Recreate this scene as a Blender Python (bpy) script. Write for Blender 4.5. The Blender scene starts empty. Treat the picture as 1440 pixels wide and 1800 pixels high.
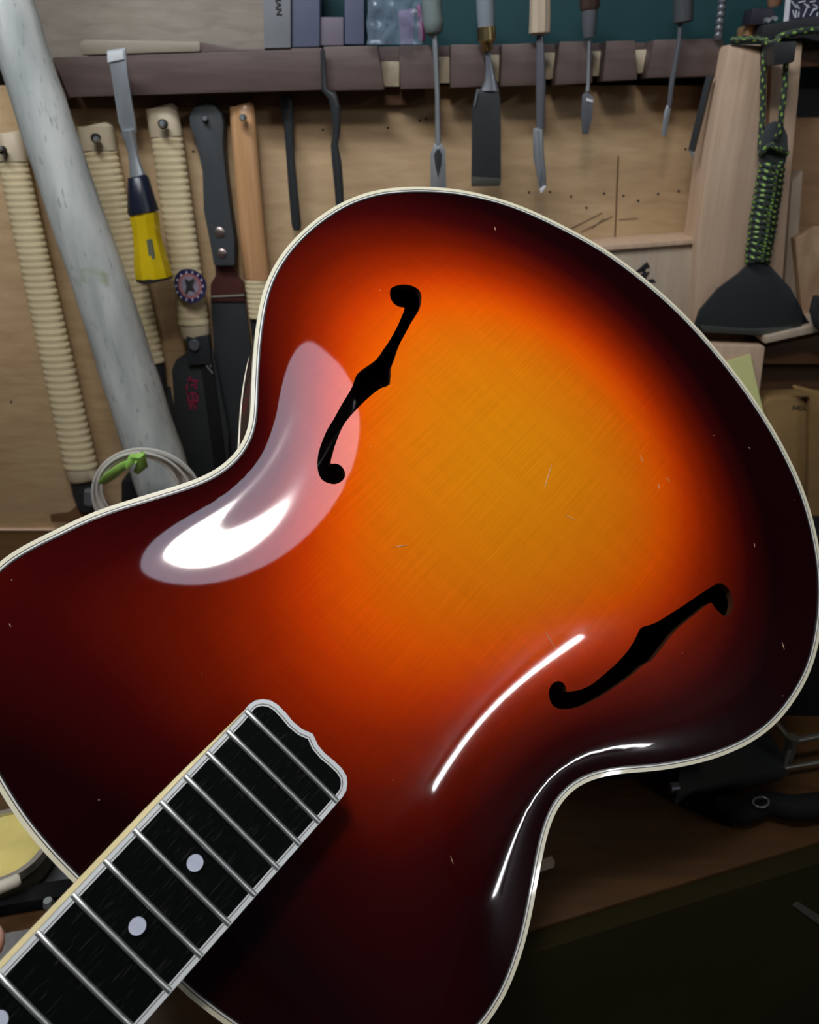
import bpy, bmesh, math, random
import numpy as np
from mathutils import Vector, Matrix
from mathutils.geometry import delaunay_2d_cdt

random.seed(7)
S = bpy.context.scene
COL = S.collection

# ------------------------------------------------------------------ camera
CZ = 1.35                       # eye height above the floor (m)
F = 1399.5                      # focal length for a 1440 x 1800 frame
PITCH = math.radians(27.2)
cs, sn = math.cos(PITCH), math.sin(PITCH)
cam = bpy.data.cameras.new('camera')
camo = bpy.data.objects.new('camera', cam); COL.objects.link(camo)
camo.location = (0, 0, CZ)
camo.rotation_euler = (math.radians(90) - PITCH, 0, 0)
cam.sensor_fit = 'VERTICAL'; cam.sensor_height = 36; cam.sensor_width = 36
cam.lens = 36 * F / 1800
cam.clip_start = .01
cam.dof.use_dof = True; cam.dof.focus_distance = .40; cam.dof.aperture_fstop = 13.0
S.camera = camo

# ------------------------------------------------------------------ world, light, exposure
w = bpy.data.worlds.new('world'); S.world = w; w.use_nodes = True
w.node_tree.nodes['Background'].inputs[0].default_value = (.60, .70, .95, 1)
w.node_tree.nodes['Background'].inputs[1].default_value = .035
S.view_settings.view_transform = 'Standard'; S.view_settings.look = 'None'
S.view_settings.exposure = 0.0; S.view_settings.gamma = 1.0
S.view_settings.use_curve_mapping = False
LAMP = dict(loc=(-.02, .02, CZ + .62), core=60.0, shade=5.0)
def area(name, loc, target, size, power, color, sy=None):
    L = bpy.data.lights.new(name, 'AREA'); L.energy = power; L.color = color
    L.shape = 'RECTANGLE'; L.size = size; L.size_y = sy or size
    o = bpy.data.objects.new(name, L); COL.objects.link(o); o.location = loc
    o.rotation_euler = (Vector(target) - Vector(loc)).to_track_quat('-Z', 'Y').to_euler()
    return o
FARLAMP = dict(loc=(2.2, -1.85, 2.44), power=75.0)
# added cool fill, out of view, brightening the tool board
area('wall_fill_light', (-.32, .34, CZ + .56), (-.15, .83, CZ - .05), .5, 5.2, (.88, .93, 1.0), .06)

# ------------------------------------------------------------------ helpers
WO = {}
def d2w(px, py):
    x, y, z = px - 720, py - 900, F
    return Vector((x, z * cs - y * sn, -y * cs - z * sn))
def pw(px, py, Y):               # point of the upright plane at distance Y
    d = d2w(px, py); k = Y / d.y
    return Vector((d.x * k, Y, CZ + d.z * k))
def pz(px, py, z):               # point of the level plane at height z
    d = d2w(px, py); k = (z - CZ) / d.z
    return Vector((d.x * k, d.y * k, z))
def mpp(px, py, Y):              # metres per pixel there
    d = d2w(px, py); return Y / d.y
def setp(o, label=None, cat=None, group=None, kind=None):
    if label: o['label'] = label
    if cat: o['category'] = cat
    if group: o['group'] = group
    if kind: o['kind'] = kind
    return o
def thing(name, loc, label, cat, group=None):
    o = bpy.data.objects.new(name, None); COL.objects.link(o); o.location = loc
    o.empty_display_size = .02
    WO[o.name] = Vector(loc); setp(o, label, cat, group); return o
def mk(name, verts, faces, m, parent=None, smooth=None, uv=None, bevel=0, seg=2, label=None):
    verts = [Vector(v) for v in verts]
    lo = Vector([min(v[i] for v in verts) for i in range(3)]); hi = Vector([max(v[i] for v in verts) for i in range(3)])
    c = (lo + hi) / 2
    if parent is None: c.z = lo.z
    me = bpy.data.meshes.new(name)
    me.from_pydata([v - c for v in verts], [], faces); 
    if uv: 
        ul = me.uv_layers.new(name='UVMap')
        for lp in me.loops: ul.data[lp.index].uv = uv[lp.vertex_index]
    bm = bmesh.new(); bm.from_mesh(me)
    bmesh.ops.recalc_face_normals(bm, faces=bm.faces)
    if bevel:
        bm.normal_update()
        es = [e for e in bm.edges if len(e.link_faces) == 2 and e.calc_face_angle(0) > .6]
        bmesh.ops.bevel(bm, geom=es, offset=bevel, segments=seg, affect='EDGES', profile=.6, clamp_overlap=True)
    bm.to_mesh(me); bm.free()
    if smooth is not None:
        me.shade_smooth(); me.set_sharp_from_angle(angle=math.radians(smooth))
    if m: me.materials.append(m)
    o = bpy.data.objects.new(name, me); COL.objects.link(o)
    if parent: o.parent = parent; o.location = c - WO[parent.name]
    else: o.location = c
    WO[o.name] = c
    if label: o['label'] = label
    return o
def prism(name, pts, Y, th, m, parent=None, bevel=0.0008, smooth=40, label=None):
    A = [pw(x, y, Y) for x, y in pts]
    B = [v + Vector((0, th, 0)) for v in A]
    n = len(A)
    f = [list(range(n)), list(range(n, 2 * n))[::-1]] + [[i, (i + 1) % n, n + (i + 1) % n, n + i] for i in range(n)]
    return mk(name, A + B, f, m, parent, smooth, bevel=bevel, label=label)
def box(name, lo, hi, m, parent=None, bevel=.001, rot=0, label=None):
    lo, hi = Vector(lo), Vector(hi); c = (lo + hi) / 2; V = []
    for z in (lo.z, hi.z):
        for x, y in ((lo.x, lo.y), (hi.x, lo.y), (hi.x, hi.y), (lo.x, hi.y)):
            dx, dy = x - c.x, y - c.y
            V.append((c.x + dx * math.cos(rot) - dy * math.sin(rot), c.y + dx * math.sin(rot) + dy * math.cos(rot), z))
    f = [[0, 3, 2, 1], [4, 5, 6, 7], [0, 1, 5, 4], [1, 2, 6, 5], [2, 3, 7, 6], [3, 0, 4, 7]]
    return mk(name, V, f, m, parent, 40 if bevel else None, bevel=bevel, label=label)
def tube(name, pts, rad, m, parent=None, n=12, flat=1, depth=None, sq=1, smooth=50, closed=False, label=None, joinlist=None):
    P = [Vector(p) for p in pts]; R = rad if hasattr(rad, '__len__') else [rad] * len(P)
    V, Fc, UV = [], [], []
    N = len(P); L = 0
    up = depth
    for i in range(N):
        a = P[i - 1] if (i or closed) else P[0]; b = P[(i + 1) % N] if (i < N - 1 or closed) else P[-1]
        t = (b - a)
        if t.length < 1e-9: t = P[min(i + 2, N - 1)] - P[max(i - 2, 0)]
        t.normalize()
        if depth is not None: q = depth - t * depth.dot(t); q.normalize()
        else:
            if up is None: up = t.orthogonal()
            q = up - t * up.dot(t)
            if q.length < 1e-4: q = t.orthogonal()
            q.normalize(); up = q
        s = t.cross(q)
        if i: L += (P[i] - P[i - 1]).length
        for k in range(n):
            A = 2 * math.pi * k / n; c_, s_ = math.cos(A), math.sin(A)
            c_ = math.copysign(abs(c_) ** sq, c_); s_ = math.copysign(abs(s_) ** sq, s_)
            V.append(P[i] + s * (R[i] * c_) + q * (R[i] * flat * s_ if not isinstance(flat, tuple) else flat[0] * s_))
            UV.append((L, k / n))
    for i in range(N if closed else N - 1):
        j = (i + 1) % N
        for k in range(n):
            k2 = (k + 1) % n
            Fc.append([i * n + k, i * n + k2, j * n + k2, j * n + k])
    if not closed:
        Fc.append(list(range(n))[::-1]); Fc.append([(N - 1) * n + k for k in range(n)])
    if joinlist is not None:
        o = len(joinlist[0]); joinlist[0].extend(V); joinlist[1].extend([[q + o for q in f] for f in Fc]); joinlist[2].extend(UV); return
    return mk(name, V, Fc, m, parent, smooth, uv=UV, label=label)
YD = Vector((0, 1, 0))
def rod(name, st, Y, m, parent=None, n=16, flat=1, sq=1, smooth=50, label=None):
    pts = [pw(s[0], s[1], Y + (s[3] if len(s) > 3 else 0)) for s in st]
    rad = [s[2] * mpp(s[0], s[1], Y) for s in st]
    return tube(name, pts, rad, m, parent, n, flat, YD, sq, smooth, label=label)
def lerp(a, b, t): return tuple(a[i] + (b[i] - a[i]) * t for i in range(len(a)))
def spline(P, n=6, closed=False):
    out = []; N = len(P); P = [np.array(p, float) for p in P]
    rng = range(N if closed else N - 1)
    for i in rng:
        if closed: a, b, c, d = P[i - 1], P[i], P[(i + 1) % N], P[(i + 2) % N]
        else: a, b, c, d = P[max(i - 1, 0)], P[i], P[i + 1], P[min(i + 2, N - 1)]
        for k in range(n):
            t = k / n
            out.append(tuple(.5 * ((2 * b) + (c - a) * t + (2 * a - 5 * b + 4 * c - d) * t * t + (3 * b - a - 3 * c + d) * t ** 3)))
    if not closed: out.append(tuple(P[-1]))
    return out

# ------------------------------------------------------------------ materials
def nodes(name):
    m = bpy.data.materials.new(name); m.use_nodes = True
    nt = m.node_tree; return m, nt, nt.nodes['Principled BSDF']
def mat(name, col, rough=.5, metal=0, coat=0, noise=0, nscale=60, bump=0, spec=.5, trans=0, emit=0, ecol=None, alpha=1, sss=0):
    m, nt, b = nodes(name)
    b.inputs['Base Color'].default_value = (*col, 1); b.inputs['Roughness'].default_value = rough
    b.inputs['Metallic'].default_value = metal; b.inputs['Coat Weight'].default_value = coat
    b.inputs['Specular IOR Level'].default_value = spec; b.inputs['Transmission Weight'].default_value = trans
    b.inputs['Alpha'].default_value = alpha
    if sss: b.inputs['Subsurface Weight'].default_value = sss; b.inputs['Subsurface Radius'].default_value = (.01, .004, .002); b.inputs['Subsurface Scale'].default_value = .5
    if emit: b.inputs['Emission Strength'].default_value = emit; b.inputs['Emission Color'].default_value = (*(ecol or col), 1)
    tc = nt.nodes.new('ShaderNodeTexCoord')
    nz = nt.nodes.new('ShaderNodeTexNoise'); nz.inputs['Scale'].default_value = nscale; nz.inputs['Detail'].default_value = 5
    nt.links.new(tc.outputs['Object'], nz.inputs['Vector'])
    mx = nt.nodes.new('ShaderNodeMix'); mx.data_type = 'RGBA'
    n = noise or .12
    mx.inputs[6].default_value = (*[c * (1 - n) for c in col], 1); mx.inputs[7].default_value = (*[min(1, c * (1 + n)) for c in col], 1)
    nt.links.new(nz.outputs['Fac'], mx.inputs[0]); nt.links.new(mx.outputs[2], b.inputs['Base Color'])
    if bump:
        bp = nt.nodes.new('ShaderNodeBump'); bp.inputs['Strength'].default_value = bump; bp.inputs['Distance'].default_value = .0006
        nt.links.new(nz.outputs['Fac'], bp.inputs['Height']); nt.links.new(bp.outputs['Normal'], b.inputs['Normal'])
    return m
def wood(name, c1, c2, scale=(90, 90, 5), rough=.55, bump=.15, coat=0, blotch=.25):
    m, nt, b = nodes(name)
    tc = nt.nodes.new('ShaderNodeTexCoord'); mp = nt.nodes.new('ShaderNodeMapping'); mp.inputs['Scale'].default_value = scale
    nt.links.new(tc.outputs['Object'], mp.inputs['Vector'])
    nz = nt.nodes.new('ShaderNodeTexNoise'); nz.inputs['Scale'].default_value = 1.6; nz.inputs['Detail'].default_value = 7; nz.inputs['Distortion'].default_value = .6
    nt.links.new(mp.outputs[0], nz.inputs['Vector'])
    cr = nt.nodes.new('ShaderNodeValToRGB'); cr.color_ramp.elements[0].position = .32; cr.color_ramp.elements[1].position = .7
    cr.color_ramp.elements[0].color = (*c1, 1); cr.color_ramp.elements[1].color = (*c2, 1)
    nt.links.new(nz.outputs['Fac'], cr.inputs[0])
    n2 = nt.nodes.new('ShaderNodeTexNoise'); n2.inputs['Scale'].default_value = 9; n2.inputs['Detail'].default_value = 4
    nt.links.new(tc.outputs['Object'], n2.inputs['Vector'])
    mx = nt.nodes.new('ShaderNodeMix'); mx.data_type = 'RGBA'; mx.blend_type = 'MULTIPLY'
    mr = nt.nodes.new('ShaderNodeMapRange'); mr.inputs[1].default_value = .35; mr.inputs[2].default_value = .7; mr.inputs[3].default_value = 0; mr.inputs[4].default_value = blotch
    nt.links.new(n2.outputs['Fac'], mr.inputs[0]); nt.links.new(mr.outputs[0], mx.inputs[0])
    nt.links.new(cr.outputs[0], mx.inputs[6]); mx.inputs[7].default_value = (*[c * .7 for c in c1], 1)
    mx.inputs[7].default_value = (.75, .6, .45, 1)
    nt.links.new(mx.outputs[2], b.inputs['Base Color'])
    b.inputs['Roughness'].default_value = rough; b.inputs['Coat Weight'].default_value = coat
    bp = nt.nodes.new('ShaderNodeBump'); bp.inputs['Strength'].default_value = bump; bp.inputs['Distance'].default_value = .0004
    nt.links.new(nz.outputs['Fac'], bp.inputs['Height']); nt.links.new(bp.outputs['Normal'], b.inputs['Normal'])
    return m
PLY = wood('plywood', (.43, .29, .15), (.54, .38, .21), (14, 14, 70), .6, .1)
PLY2 = wood('plywood_pale', (.25, .22, .18), (.33, .29, .24), (20, 14, 90), .6, .1)
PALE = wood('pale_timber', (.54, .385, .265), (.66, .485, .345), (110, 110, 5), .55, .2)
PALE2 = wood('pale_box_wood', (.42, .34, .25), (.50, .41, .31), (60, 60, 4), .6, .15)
RAIL = wood('dark_rack_wood', (.085, .058, .052), (.125, .088, .08), (8, 60, 90), .5, .3)
RAILE = wood('rack_end_grain', (.15, .10, .08), (.21, .15, .12), (60, 60, 90), .6, .3)
STRIP = wood('light_strip_wood', (.55, .47, .33), (.68, .58, .42), (60, 60, 60), .6, .2)
BENCH = wood('bench_wood', (.060, .026, .006), (.10, .046, .011), (6, 70, 70), .55, .3)
BOX = wood('brown_box_card', (.24, .145, .05), (.30, .18, .065), (20, 20, 20), .75, .05)
DKWOOD = wood('dark_brown_wood', (.10, .045, .02), (.16, .08, .03), (8, 60, 60), .6, .2)
TAN = wood('tan_handle_wood', (.50, .27, .12), (.62, .36, .18), (140, 140, 6), .4, .1, .2)
PALEH = wood('pale_handle_wood', (.46, .38, .28), (.60, .50, .38), (140, 140, 8), .45, .1, .2)
DKH = wood('dark_handle_wood', (.06, .035, .03), (.11, .065, .055), (120, 120, 8), .4, .1, .3)
RATTAN = mat('rattan_cord', (.66, .55, .33), .38, noise=.18, nscale=25, coat=.2)
GRIPW = mat('grip_end_wood', (.52, .43, .29), .5, noise=.15)
STEEL = mat('steel', (.46, .50, .52), .36, .75)
DSTEEL = mat('dark_tool_steel', (.17, .18, .20), .34, .5)
BSTEEL = mat('blackened_steel', (.045, .050, .052), .36, .4)
BLK = mat('black_plastic', (.022, .025, .028), .45)
BLKM = mat('matt_black', (.010, .010, .011), .8, spec=.15)
GREYH = mat('grey_black_handle', (.045, .052, .055), .5, bump=.1)
REDST = mat('dark_red_steel', (.10, .035, .03), .4, .4)
NAVY = mat('navy_plastic', (.006, .009, .022), .35)
YEL = mat('yellow_plastic', (.80, .58, .01), .12, coat=.6, trans=.35)
BRASS = mat('brass', (.55, .42, .2), .3, 1)
TEAL = mat('teal_paint', (.006, .050, .057), .6, noise=.2, nscale=8)
VIOLET = mat('slate_blue_card', (.085, .095, .15), .6, noise=.2, nscale=20)
LILAC = mat('mauve_card', (.14, .12, .15), .6, noise=.2, nscale=20)
PINK = mat('pink_plastic', (.42, .07, .22), .4)
INK = mat('black_ink', (.012, .012, .014), .8)
REDINK = mat('dark_red_ink', (.26, .012, .05), .6)
WHITE = mat('white_paper', (.72, .73, .76), .7)
NOTE = mat('yellow_note_paper', (.80, .82, .34), .7, noise=.05)
GREEN = mat('green_tape', (.33, .62, .12), .45, noise=.25, nscale=120, bump=.4)
WIREM = mat('white_cable', (.60, .58, .52), .35, coat=.3)
TIN = mat('tin_metal', (.55, .53, .48), .35, .9)
WAX = mat('yellow_wax', (.74, .62, .20), .35, noise=.3, nscale=40, coat=.3)
GREY = mat('grey_abrasive', (.17, .165, .16), .85, noise=.35, nscale=500, bump=.6)
SKIN = mat('skin', (.80, .47, .37), .45, noise=.08, nscale=80, sss=.25)
NAIL_ = mat('fingernail', (.78, .50, .42), .25)
SLEEVE = mat('dark_sleeve_cloth', (.03, .035, .05), .9, bump=.4, nscale=600)
HOLE = mat('hole_black', (.015, .01, .008), .9)
GRAPH = mat('pencil_line', (.16, .10, .06), .8)
PLASTER = mat('wall_paint_dark', (.05, .05, .055), .8)
def cord_mat():
    m, nt, b = nodes('camouflage_cord')
    uv = nt.nodes.new('ShaderNodeUVMap'); uv.uv_map = 'UVMap'
    sp = nt.nodes.new('ShaderNodeSeparateXYZ'); nt.links.new(uv.outputs[0], sp.inputs[0])
    def math_(op, a, b_=None):
        n = nt.nodes.new('ShaderNodeMath'); n.operation = op
        for i, q in enumerate((a, b_)):
            if q is None: continue
            if isinstance(q, (int, float)): n.inputs[i].default_value = q
            else: nt.links.new(q, n.inputs[i])
        return n.outputs[0]
    a = math_('ADD', math_('MULTIPLY', sp.outputs[0], 900.0), math_('MULTIPLY', sp.outputs[1], 6.2832 * 2))
    c = math_('SUBTRACT', math_('MULTIPLY', sp.outputs[0], 520.0), math_('MULTIPLY', sp.outputs[1], 6.2832 * 3))
    f = math_('GREATER_THAN', math_('ADD', math_('SINE', a), math_('SINE', c)), 1.0)
    mx = nt.nodes.new('ShaderNodeMix'); mx.data_type = 'RGBA'
    mx.inputs[6].default_value = (.022, .032, .028, 1); mx.inputs[7].default_value = (.24, .42, .07, 1)
    nt.links.new(f, mx.inputs[0]); nt.links.new(mx.outputs[2], b.inputs['Base Color']); b.inputs['Roughness'].default_value = .6
    return m
CORD = cord_mat()
def pole_mat():
    m, nt, b = nodes('old_white_paint')
    tc = nt.nodes.new('ShaderNodeTexCoord'); mp = nt.nodes.new('ShaderNodeMapping')
    mp.inputs['Rotation'].default_value = (0, math.radians(-16), 0); mp.inputs['Scale'].default_value = (1, 1, .22)
    nt.links.new(tc.outputs['Object'], mp.inputs['Vector'])
    def nz(s, d=6, src=mp): 
        n = nt.nodes.new('ShaderNodeTexNoise'); n.inputs['Scale'].default_value = s; n.inputs['Detail'].default_value = d
        nt.links.new(src.outputs[0] if src is mp else tc.outputs['Object'], n.inputs['Vector']); return n
    def ramp(n, p0, p1, c0, c1):
        r = nt.nodes.new('ShaderNodeValToRGB'); r.color_ramp.elements[0].position = p0; r.color_ramp.elements[1].position = p1
        r.color_ramp.elements[0].color = (*c0, 1); r.color_ramp.elements[1].color = (*c1, 1); nt.links.new(n.outputs['Fac'], r.inputs[0]); return r
    cracks = ramp(nz(300, 8), .60, .72, (0, 0, 0), (1, 1, 1))
    patch = ramp(nz(11, 5, None), .62, .64, (0, 0, 0), (1, 1, 1))
    tint = ramp(nz(45, 8), .35, .65, (.33, .36, .34), (.55, .57, .54))
    m1 = nt.nodes.new('ShaderNodeMix'); m1.data_type = 'RGBA'; nt.links.new(patch.outputs[0], m1.inputs[0])
    nt.links.new(tint.outputs[0], m1.inputs[6]); m1.inputs[7].default_value = (.30, .34, .23, 1)
    m2 = nt.nodes.new('ShaderNodeMix'); m2.data_type = 'RGBA'; nt.links.new(cracks.outputs[0], m2.inputs[0])
    nt.links.new(m1.outputs[2], m2.inputs[6]); m2.inputs[7].default_value = (.24, .26, .25, 1)
    nt.links.new(m2.outputs[2], b.inputs['Base Color']); b.inputs['Roughness'].default_value = .6
    bp = nt.nodes.new('ShaderNodeBump'); bp.inputs['Strength'].default_value = .5; bp.inputs['Distance'].default_value = .001
    nt.links.new(m2.outputs[2], bp.inputs['Height']); nt.links.new(bp.outputs['Normal'], b.inputs['Normal'])
    return m
POLE = pole_mat()

# ================================================================== THE SETTING
BZ = CZ - .448                    # bench top
WY = .83                          # face of the tool board
def struct(o): o['kind'] = 'structure'; return o
FLOORM = mat('dark_olive_floor', (.11, .10, .03), .8, noise=.5, nscale=5)
struct(box('floor', (-3, -3.2, -.04), (3, .98, 0), FLOORM, bevel=0))
wall = struct(box('wall_back', (-3, .86, 0), (3, .98, 2.5), PLASTER, bevel=0))
struct(box('wall_left', (-3.08, -3.2, 0), (-3, .98, 2.5), PLASTER, bevel=0))
struct(box('wall_right', (3, -3.2, 0), (3.08, .98, 2.5), PLASTER, bevel=0))
struct(box('ceiling', (-3.08, -3.2, 2.5), (3.08, .98, 2.56), mat('ceiling_paint', (.45, .45, .47), .9), bevel=0))
def zrow(r, Y=WY): return pw(720, r, Y).z
def xcol(c, r, Y=WY): return pw(c, r, Y).x
# plywood board the tools hang on
pan = box('plywood_panel', (-1.2, WY, BZ - .02), (xcol(1375, 300), .86, zrow(150)), PLY, wall, bevel=.0005)
box('plywood_panel', (xcol(1375, 300) + .001, WY + .006, BZ - .02), (1.2, .86, zrow(207)), wood('plywood_brown', (.30, .17, .08), (.40, .24, .12), (14, 14, 70), .6, .1), wall, bevel=.0005)
box('plywood_panel', (-1.2, WY + .004, zrow(120)), (xcol(482, 40), .86, 2.3), PLY2, wall, bevel=.0005, label='greyish plywood above the rack')
box('painted_panel', (xcol(482, 40) + .001, WY + .012, zrow(140)), (1.2, .86, 2.3), TEAL, wall, bevel=.0005, label='dark teal painted panel')
def hole(px, py, r=2.2, parent=pan, Y=WY, m=HOLE, name='nail_hole'):
    c = pw(px, py, Y); rr = r * mpp(px, py, Y); V = []; n = 8
    for yy, s in ((-.0006, 1.0), (.001, 1.0)):
        for k in range(n): V.append(c + Vector((math.cos(k * 2 * math.pi / n) * rr * s, yy, math.sin(k * 2 * math.pi / n) * rr * s)))
    f = [list(range(n)), list(range(n, 2 * n))] + [[i, (i + 1) % n, n + (i + 1) % n, n + i] for i in range(n)]
    return mk(name, V, f, m, parent)
for x, y in ((340, 266), (568, 228), (682, 225), (738, 212), (749, 209), (930, 338), (967, 337), (1004, 345), (1062, 340), (1096, 344), (1122, 353), (1157, 341), (1193, 336), (1031, 365), (20, 706), (1205, 262)): hole(x, y, 2.0)
def scratch(a, b, wpx=1.4, m=GRAPH, Y=WY, parent=pan, name='scratch'):
    A, B = pw(*a, Y - .0005), pw(*b, Y - .0005)
    return tube(name, [A, B], wpx * mpp(*a, Y) / 2, m, parent, n=6)
scratch((1087, 274), (1081, 425), 2.4, DKWOOD, name='seam'); scratch((1003, 402), (1059, 374)); scratch((1022, 408), (1077, 380)); scratch((1040, 402), (1062, 384)); scratch((1088, 386), (1122, 384), 1)
for a, b in (((1170, 424), (1185, 420)), ((1176, 426), (1190, 417)), ((1168, 421), (1192, 424))): scratch(a, b, 2, STRIP, name='wood_splinter')
# long ledge at the foot of the board
lz = BZ
ledge = struct(box('trim_1', (-1.2, WY - .006, lz), (xcol(260, 900), WY, zrow(928)), PALE, bevel=.001))
# workbench with a slanting front edge
bt = thing('workbench', (0, .55, 0), 'worn brown wooden workbench running under the tool board behind the guitar', 'workbench')
def bstrip(o0, o1, z0, z1, m=BENCH, name='bench_plank'):
    e = lambda x, o: .2915 + x * .318 + o
    x0, x1 = -.75, 1.1
    V = [(x0, e(x0, o0), z0), (x1, e(x1, o0), z0), (x1, min(e(x1, o1), WY - .001), z0), (x0, e(x0, o1), z0)]
    V += [(a, b, z1) for a, b, c in V]
    return mk(name, V, [[0, 3, 2, 1], [4, 5, 6, 7], [0, 1, 5, 4], [1, 2, 6, 5], [2, 3, 7, 6], [3, 0, 4, 7]], m, bt, 40, bevel=.001)
bstrip(0, .118, BZ - .03, BZ); bstrip(.1195, .127, BZ - .03, BZ - .0015)
mk('bench_plank', [(-.75, .2915 - .75 * .318 + .128, BZ - .03), (1.1, .2915 + 1.1 * .318 + .128, BZ - .03), (1.1, WY - .001, BZ - .03), (-.75, WY - .001, BZ - .03),
   (-.75, .2915 - .75 * .318 + .128, BZ - .002), (1.1, .2915 + 1.1 * .318 + .128, BZ - .002), (1.1, WY - .001, BZ - .002), (-.75, WY - .001, BZ - .002)],
   [[0, 3, 2, 1], [4, 5, 6, 7], [0, 1, 5, 4], [1, 2, 6, 5], [2, 3, 7, 6], [3, 0, 4, 7]], BENCH, bt, 40, bevel=.001)
APR = mat('dark_olive_panel', (.022, .019, .006), .8, noise=.55, nscale=7, spec=.1)
e_ = lambda x, o: .2915 + x * .318 + o
V = [(x, e_(x, o), z) for z in (0, BZ - .0015) for x, o in ((-.75, -.014), (1.1, -.014), (1.1, -.0005), (-.75, -.0005))]
mk('apron_panel', V, [[0, 3, 2, 1], [4, 5, 6, 7], [0, 1, 5, 4], [1, 2, 6, 5], [2, 3, 7, 6], [3, 0, 4, 7]], APR, bt, 40, bevel=.001, label='dark olive front panel')

# ================================================================== LAMP (above the player, out of the frame)
lx, ly, lz_ = LAMP['loc']
lamp = thing('bench_lamp', (lx, ly, lz_), 'round work lamp hanging above the bench', 'lamp')
def lampdisc(name, r, z0, z1, m, off=(0, 0), n=48, ry=None):
    V = []; ry = ry or r
    for z in (z0, z1):
        for k in range(n):
            a = 2 * math.pi * k / n; V.append((lx + off[0] + r * math.cos(a), ly + off[1] + ry * math.sin(a), z))
    return mk(name, V, [list(range(n)), list(range(n, 2 * n))[::-1]] + [[i, (i + 1) % n, n + (i + 1) % n, n + i] for i in range(n)], m, lamp, 40)
lampdisc('housing', .187, lz_ + .012, lz_ + .05, BLK)
lampdisc('diffuser', .182, lz_ + .004, lz_ + .011, mat('lamp_diffuser', (.8, .8, .85), .6, emit=LAMP['shade'], ecol=(.78, .80, 1.0)))
lampdisc('bulb', .065, lz_ - .004, lz_ + .003, mat('lamp_bulb', (1, 1, 1), .5, emit=LAMP['core'], ecol=(1.0, .93, .82)), off=(-.040, -.038))
tube('cord', [(lx, ly, lz_ + .05), (lx, ly, 2.5)], .004, BLK, lamp, n=8)

fx, fy_, fz_ = FARLAMP['loc']
fl_ = thing('ceiling_lamp', FARLAMP['loc'], 'long tube lamp on the ceiling far behind the player', 'lamp')
box('housing', (fx - .05, fy_ - .58, fz_ + .02), (fx + .05, fy_ + .58, 2.5), WHITE, fl_)
box('tube', (fx - .010, fy_ - .6, fz_ - .010), (fx + .010, fy_ + .6, fz_ + .018), mat('lamp_tube', (1, 1, 1), .5, emit=FARLAMP['power'], ecol=(.95, .97, 1.0)), fl_)

# ================================================================== THE GUITAR (frame: x across, y to the tail, z out of the fingerboard)
G = bpy.data.objects.new('archtop_guitar', None); COL.objects.link(G)
setp(G, 'sunburst archtop guitar with two f-holes and cream binding, leaning over the bench', 'guitar')
gx = Vector((.709031, -.320925, -.627919)); gy = Vector((.645226, .654529, .394049)); gz = Vector((.284531, -.684543, .671150))
G.matrix_world = Matrix(((gx.x, gy.x, gz.x, -.05091), (gx.y, gy.y, gz.y, .259237), (gx.z, gy.z, gz.z, CZ - .252652), (0, 0, 0, 1)))
WO[G.name] = Vector((0, 0, 0))
RH, RA = -.0316, .0548                 # plane of the rim
def rim(x, y, z=0): return Vector((x, y, RH + RA * y + z))
# outline of the rim (mm), clockwise from the neck on the treble side
TRE = [(-38, -96.2), (-50.6, -95.6), (-63.6, -94.4), (-78.5, -91.6), (-96, -87.2), (-113, -81), (-129, -72), (-143, -59.5), (-152, -45.5), (-156.3, -28), (-154.6, -13), (-150.9, 1.1), (-147.4, 14.5), (-142.2, 28),
       (-134.8, 44.1), (-127.6, 60), (-123.7, 71.5), (-122.5, 82), (-123.8, 92.5), (-129.2, 103.8), (-138.2, 113.8), (-147.0, 123), (-157.5, 134.4), (-168.6, 147.6), (-179.6, 162.9), (-186.5, 177.3), (-191.0, 192.9), (-193.0, 208.5), (-193.3, 223.2), (-192.0, 237.3), (-189.0, 250.0), (-184.5, 261.8),
       (-176.2, 276), (-166.9, 288.6), (-158.8, 297.9), (-149.5, 306.8), (-135.1, 318.2), (-120.4, 327.2), (-104, 335), (-88.2, 341.5), (-69.4, 347.9), (-49.3, 352.3), (-28.1, 355)]
BAS = [(-11, 356.1), (6.5, 355.9), (27, 354.2), (51, 350.6), (73.3, 345.4), (93.3, 339), (109, 332.4), (121.5, 326), (137, 315.6), (152.4, 302.3), (164.5, 289.2), (175.6, 273), (184.4, 254.8), (188.6, 242.0), (190.9, 229), (191.4, 211.5), (189.3, 194.3), (183.6, 176.7), (174.0, 158.5), (163.3, 143), (149.8, 126.8),
       (136.1, 112.6), (126.4, 100.6), (121.0, 89.8), (119.4, 79.0), (120.9, 69.4), (124.7, 59.6), (130.3, 48.6), (136.5, 37.2), (143.1, 24.5), (147.7, 13.6), (151.4, 2.1), (153.5, -9), (153.6, -22), (150.5, -37), (144, -51.5), (132, -65.5), (115, -77.5), (96, -86), (78, -91), (58.5, -94.4), (47, -95.6), (35.1, -96.4)]
OUT = [(x / 1000, y / 1000) for x, y in TRE + BAS]
def resample(P, step, closed=True):
    P = [np.array(p) for p in P]; Q = spline(P, 10, closed); Q = [np.array(q) for q in Q]
    if closed: Q = Q + [Q[0]]
    d = np.r_[0, np.cumsum([np.linalg.norm(Q[i + 1] - Q[i]) for i in range(len(Q) - 1)])]
    n = int(round(d[-1] / step)); tt = np.linspace(0, d[-1], n + 1)[: n if closed else n + 1]
    Q = np.array(Q); return np.c_[np.interp(tt, d, Q[:, 0]), np.interp(tt, d, Q[:, 1])]
OC = resample(OUT, .003)
for _ in range(6): OC = .25 * np.roll(OC, 1, 0) + .5 * OC + .25 * np.roll(OC, -1, 0)
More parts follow.
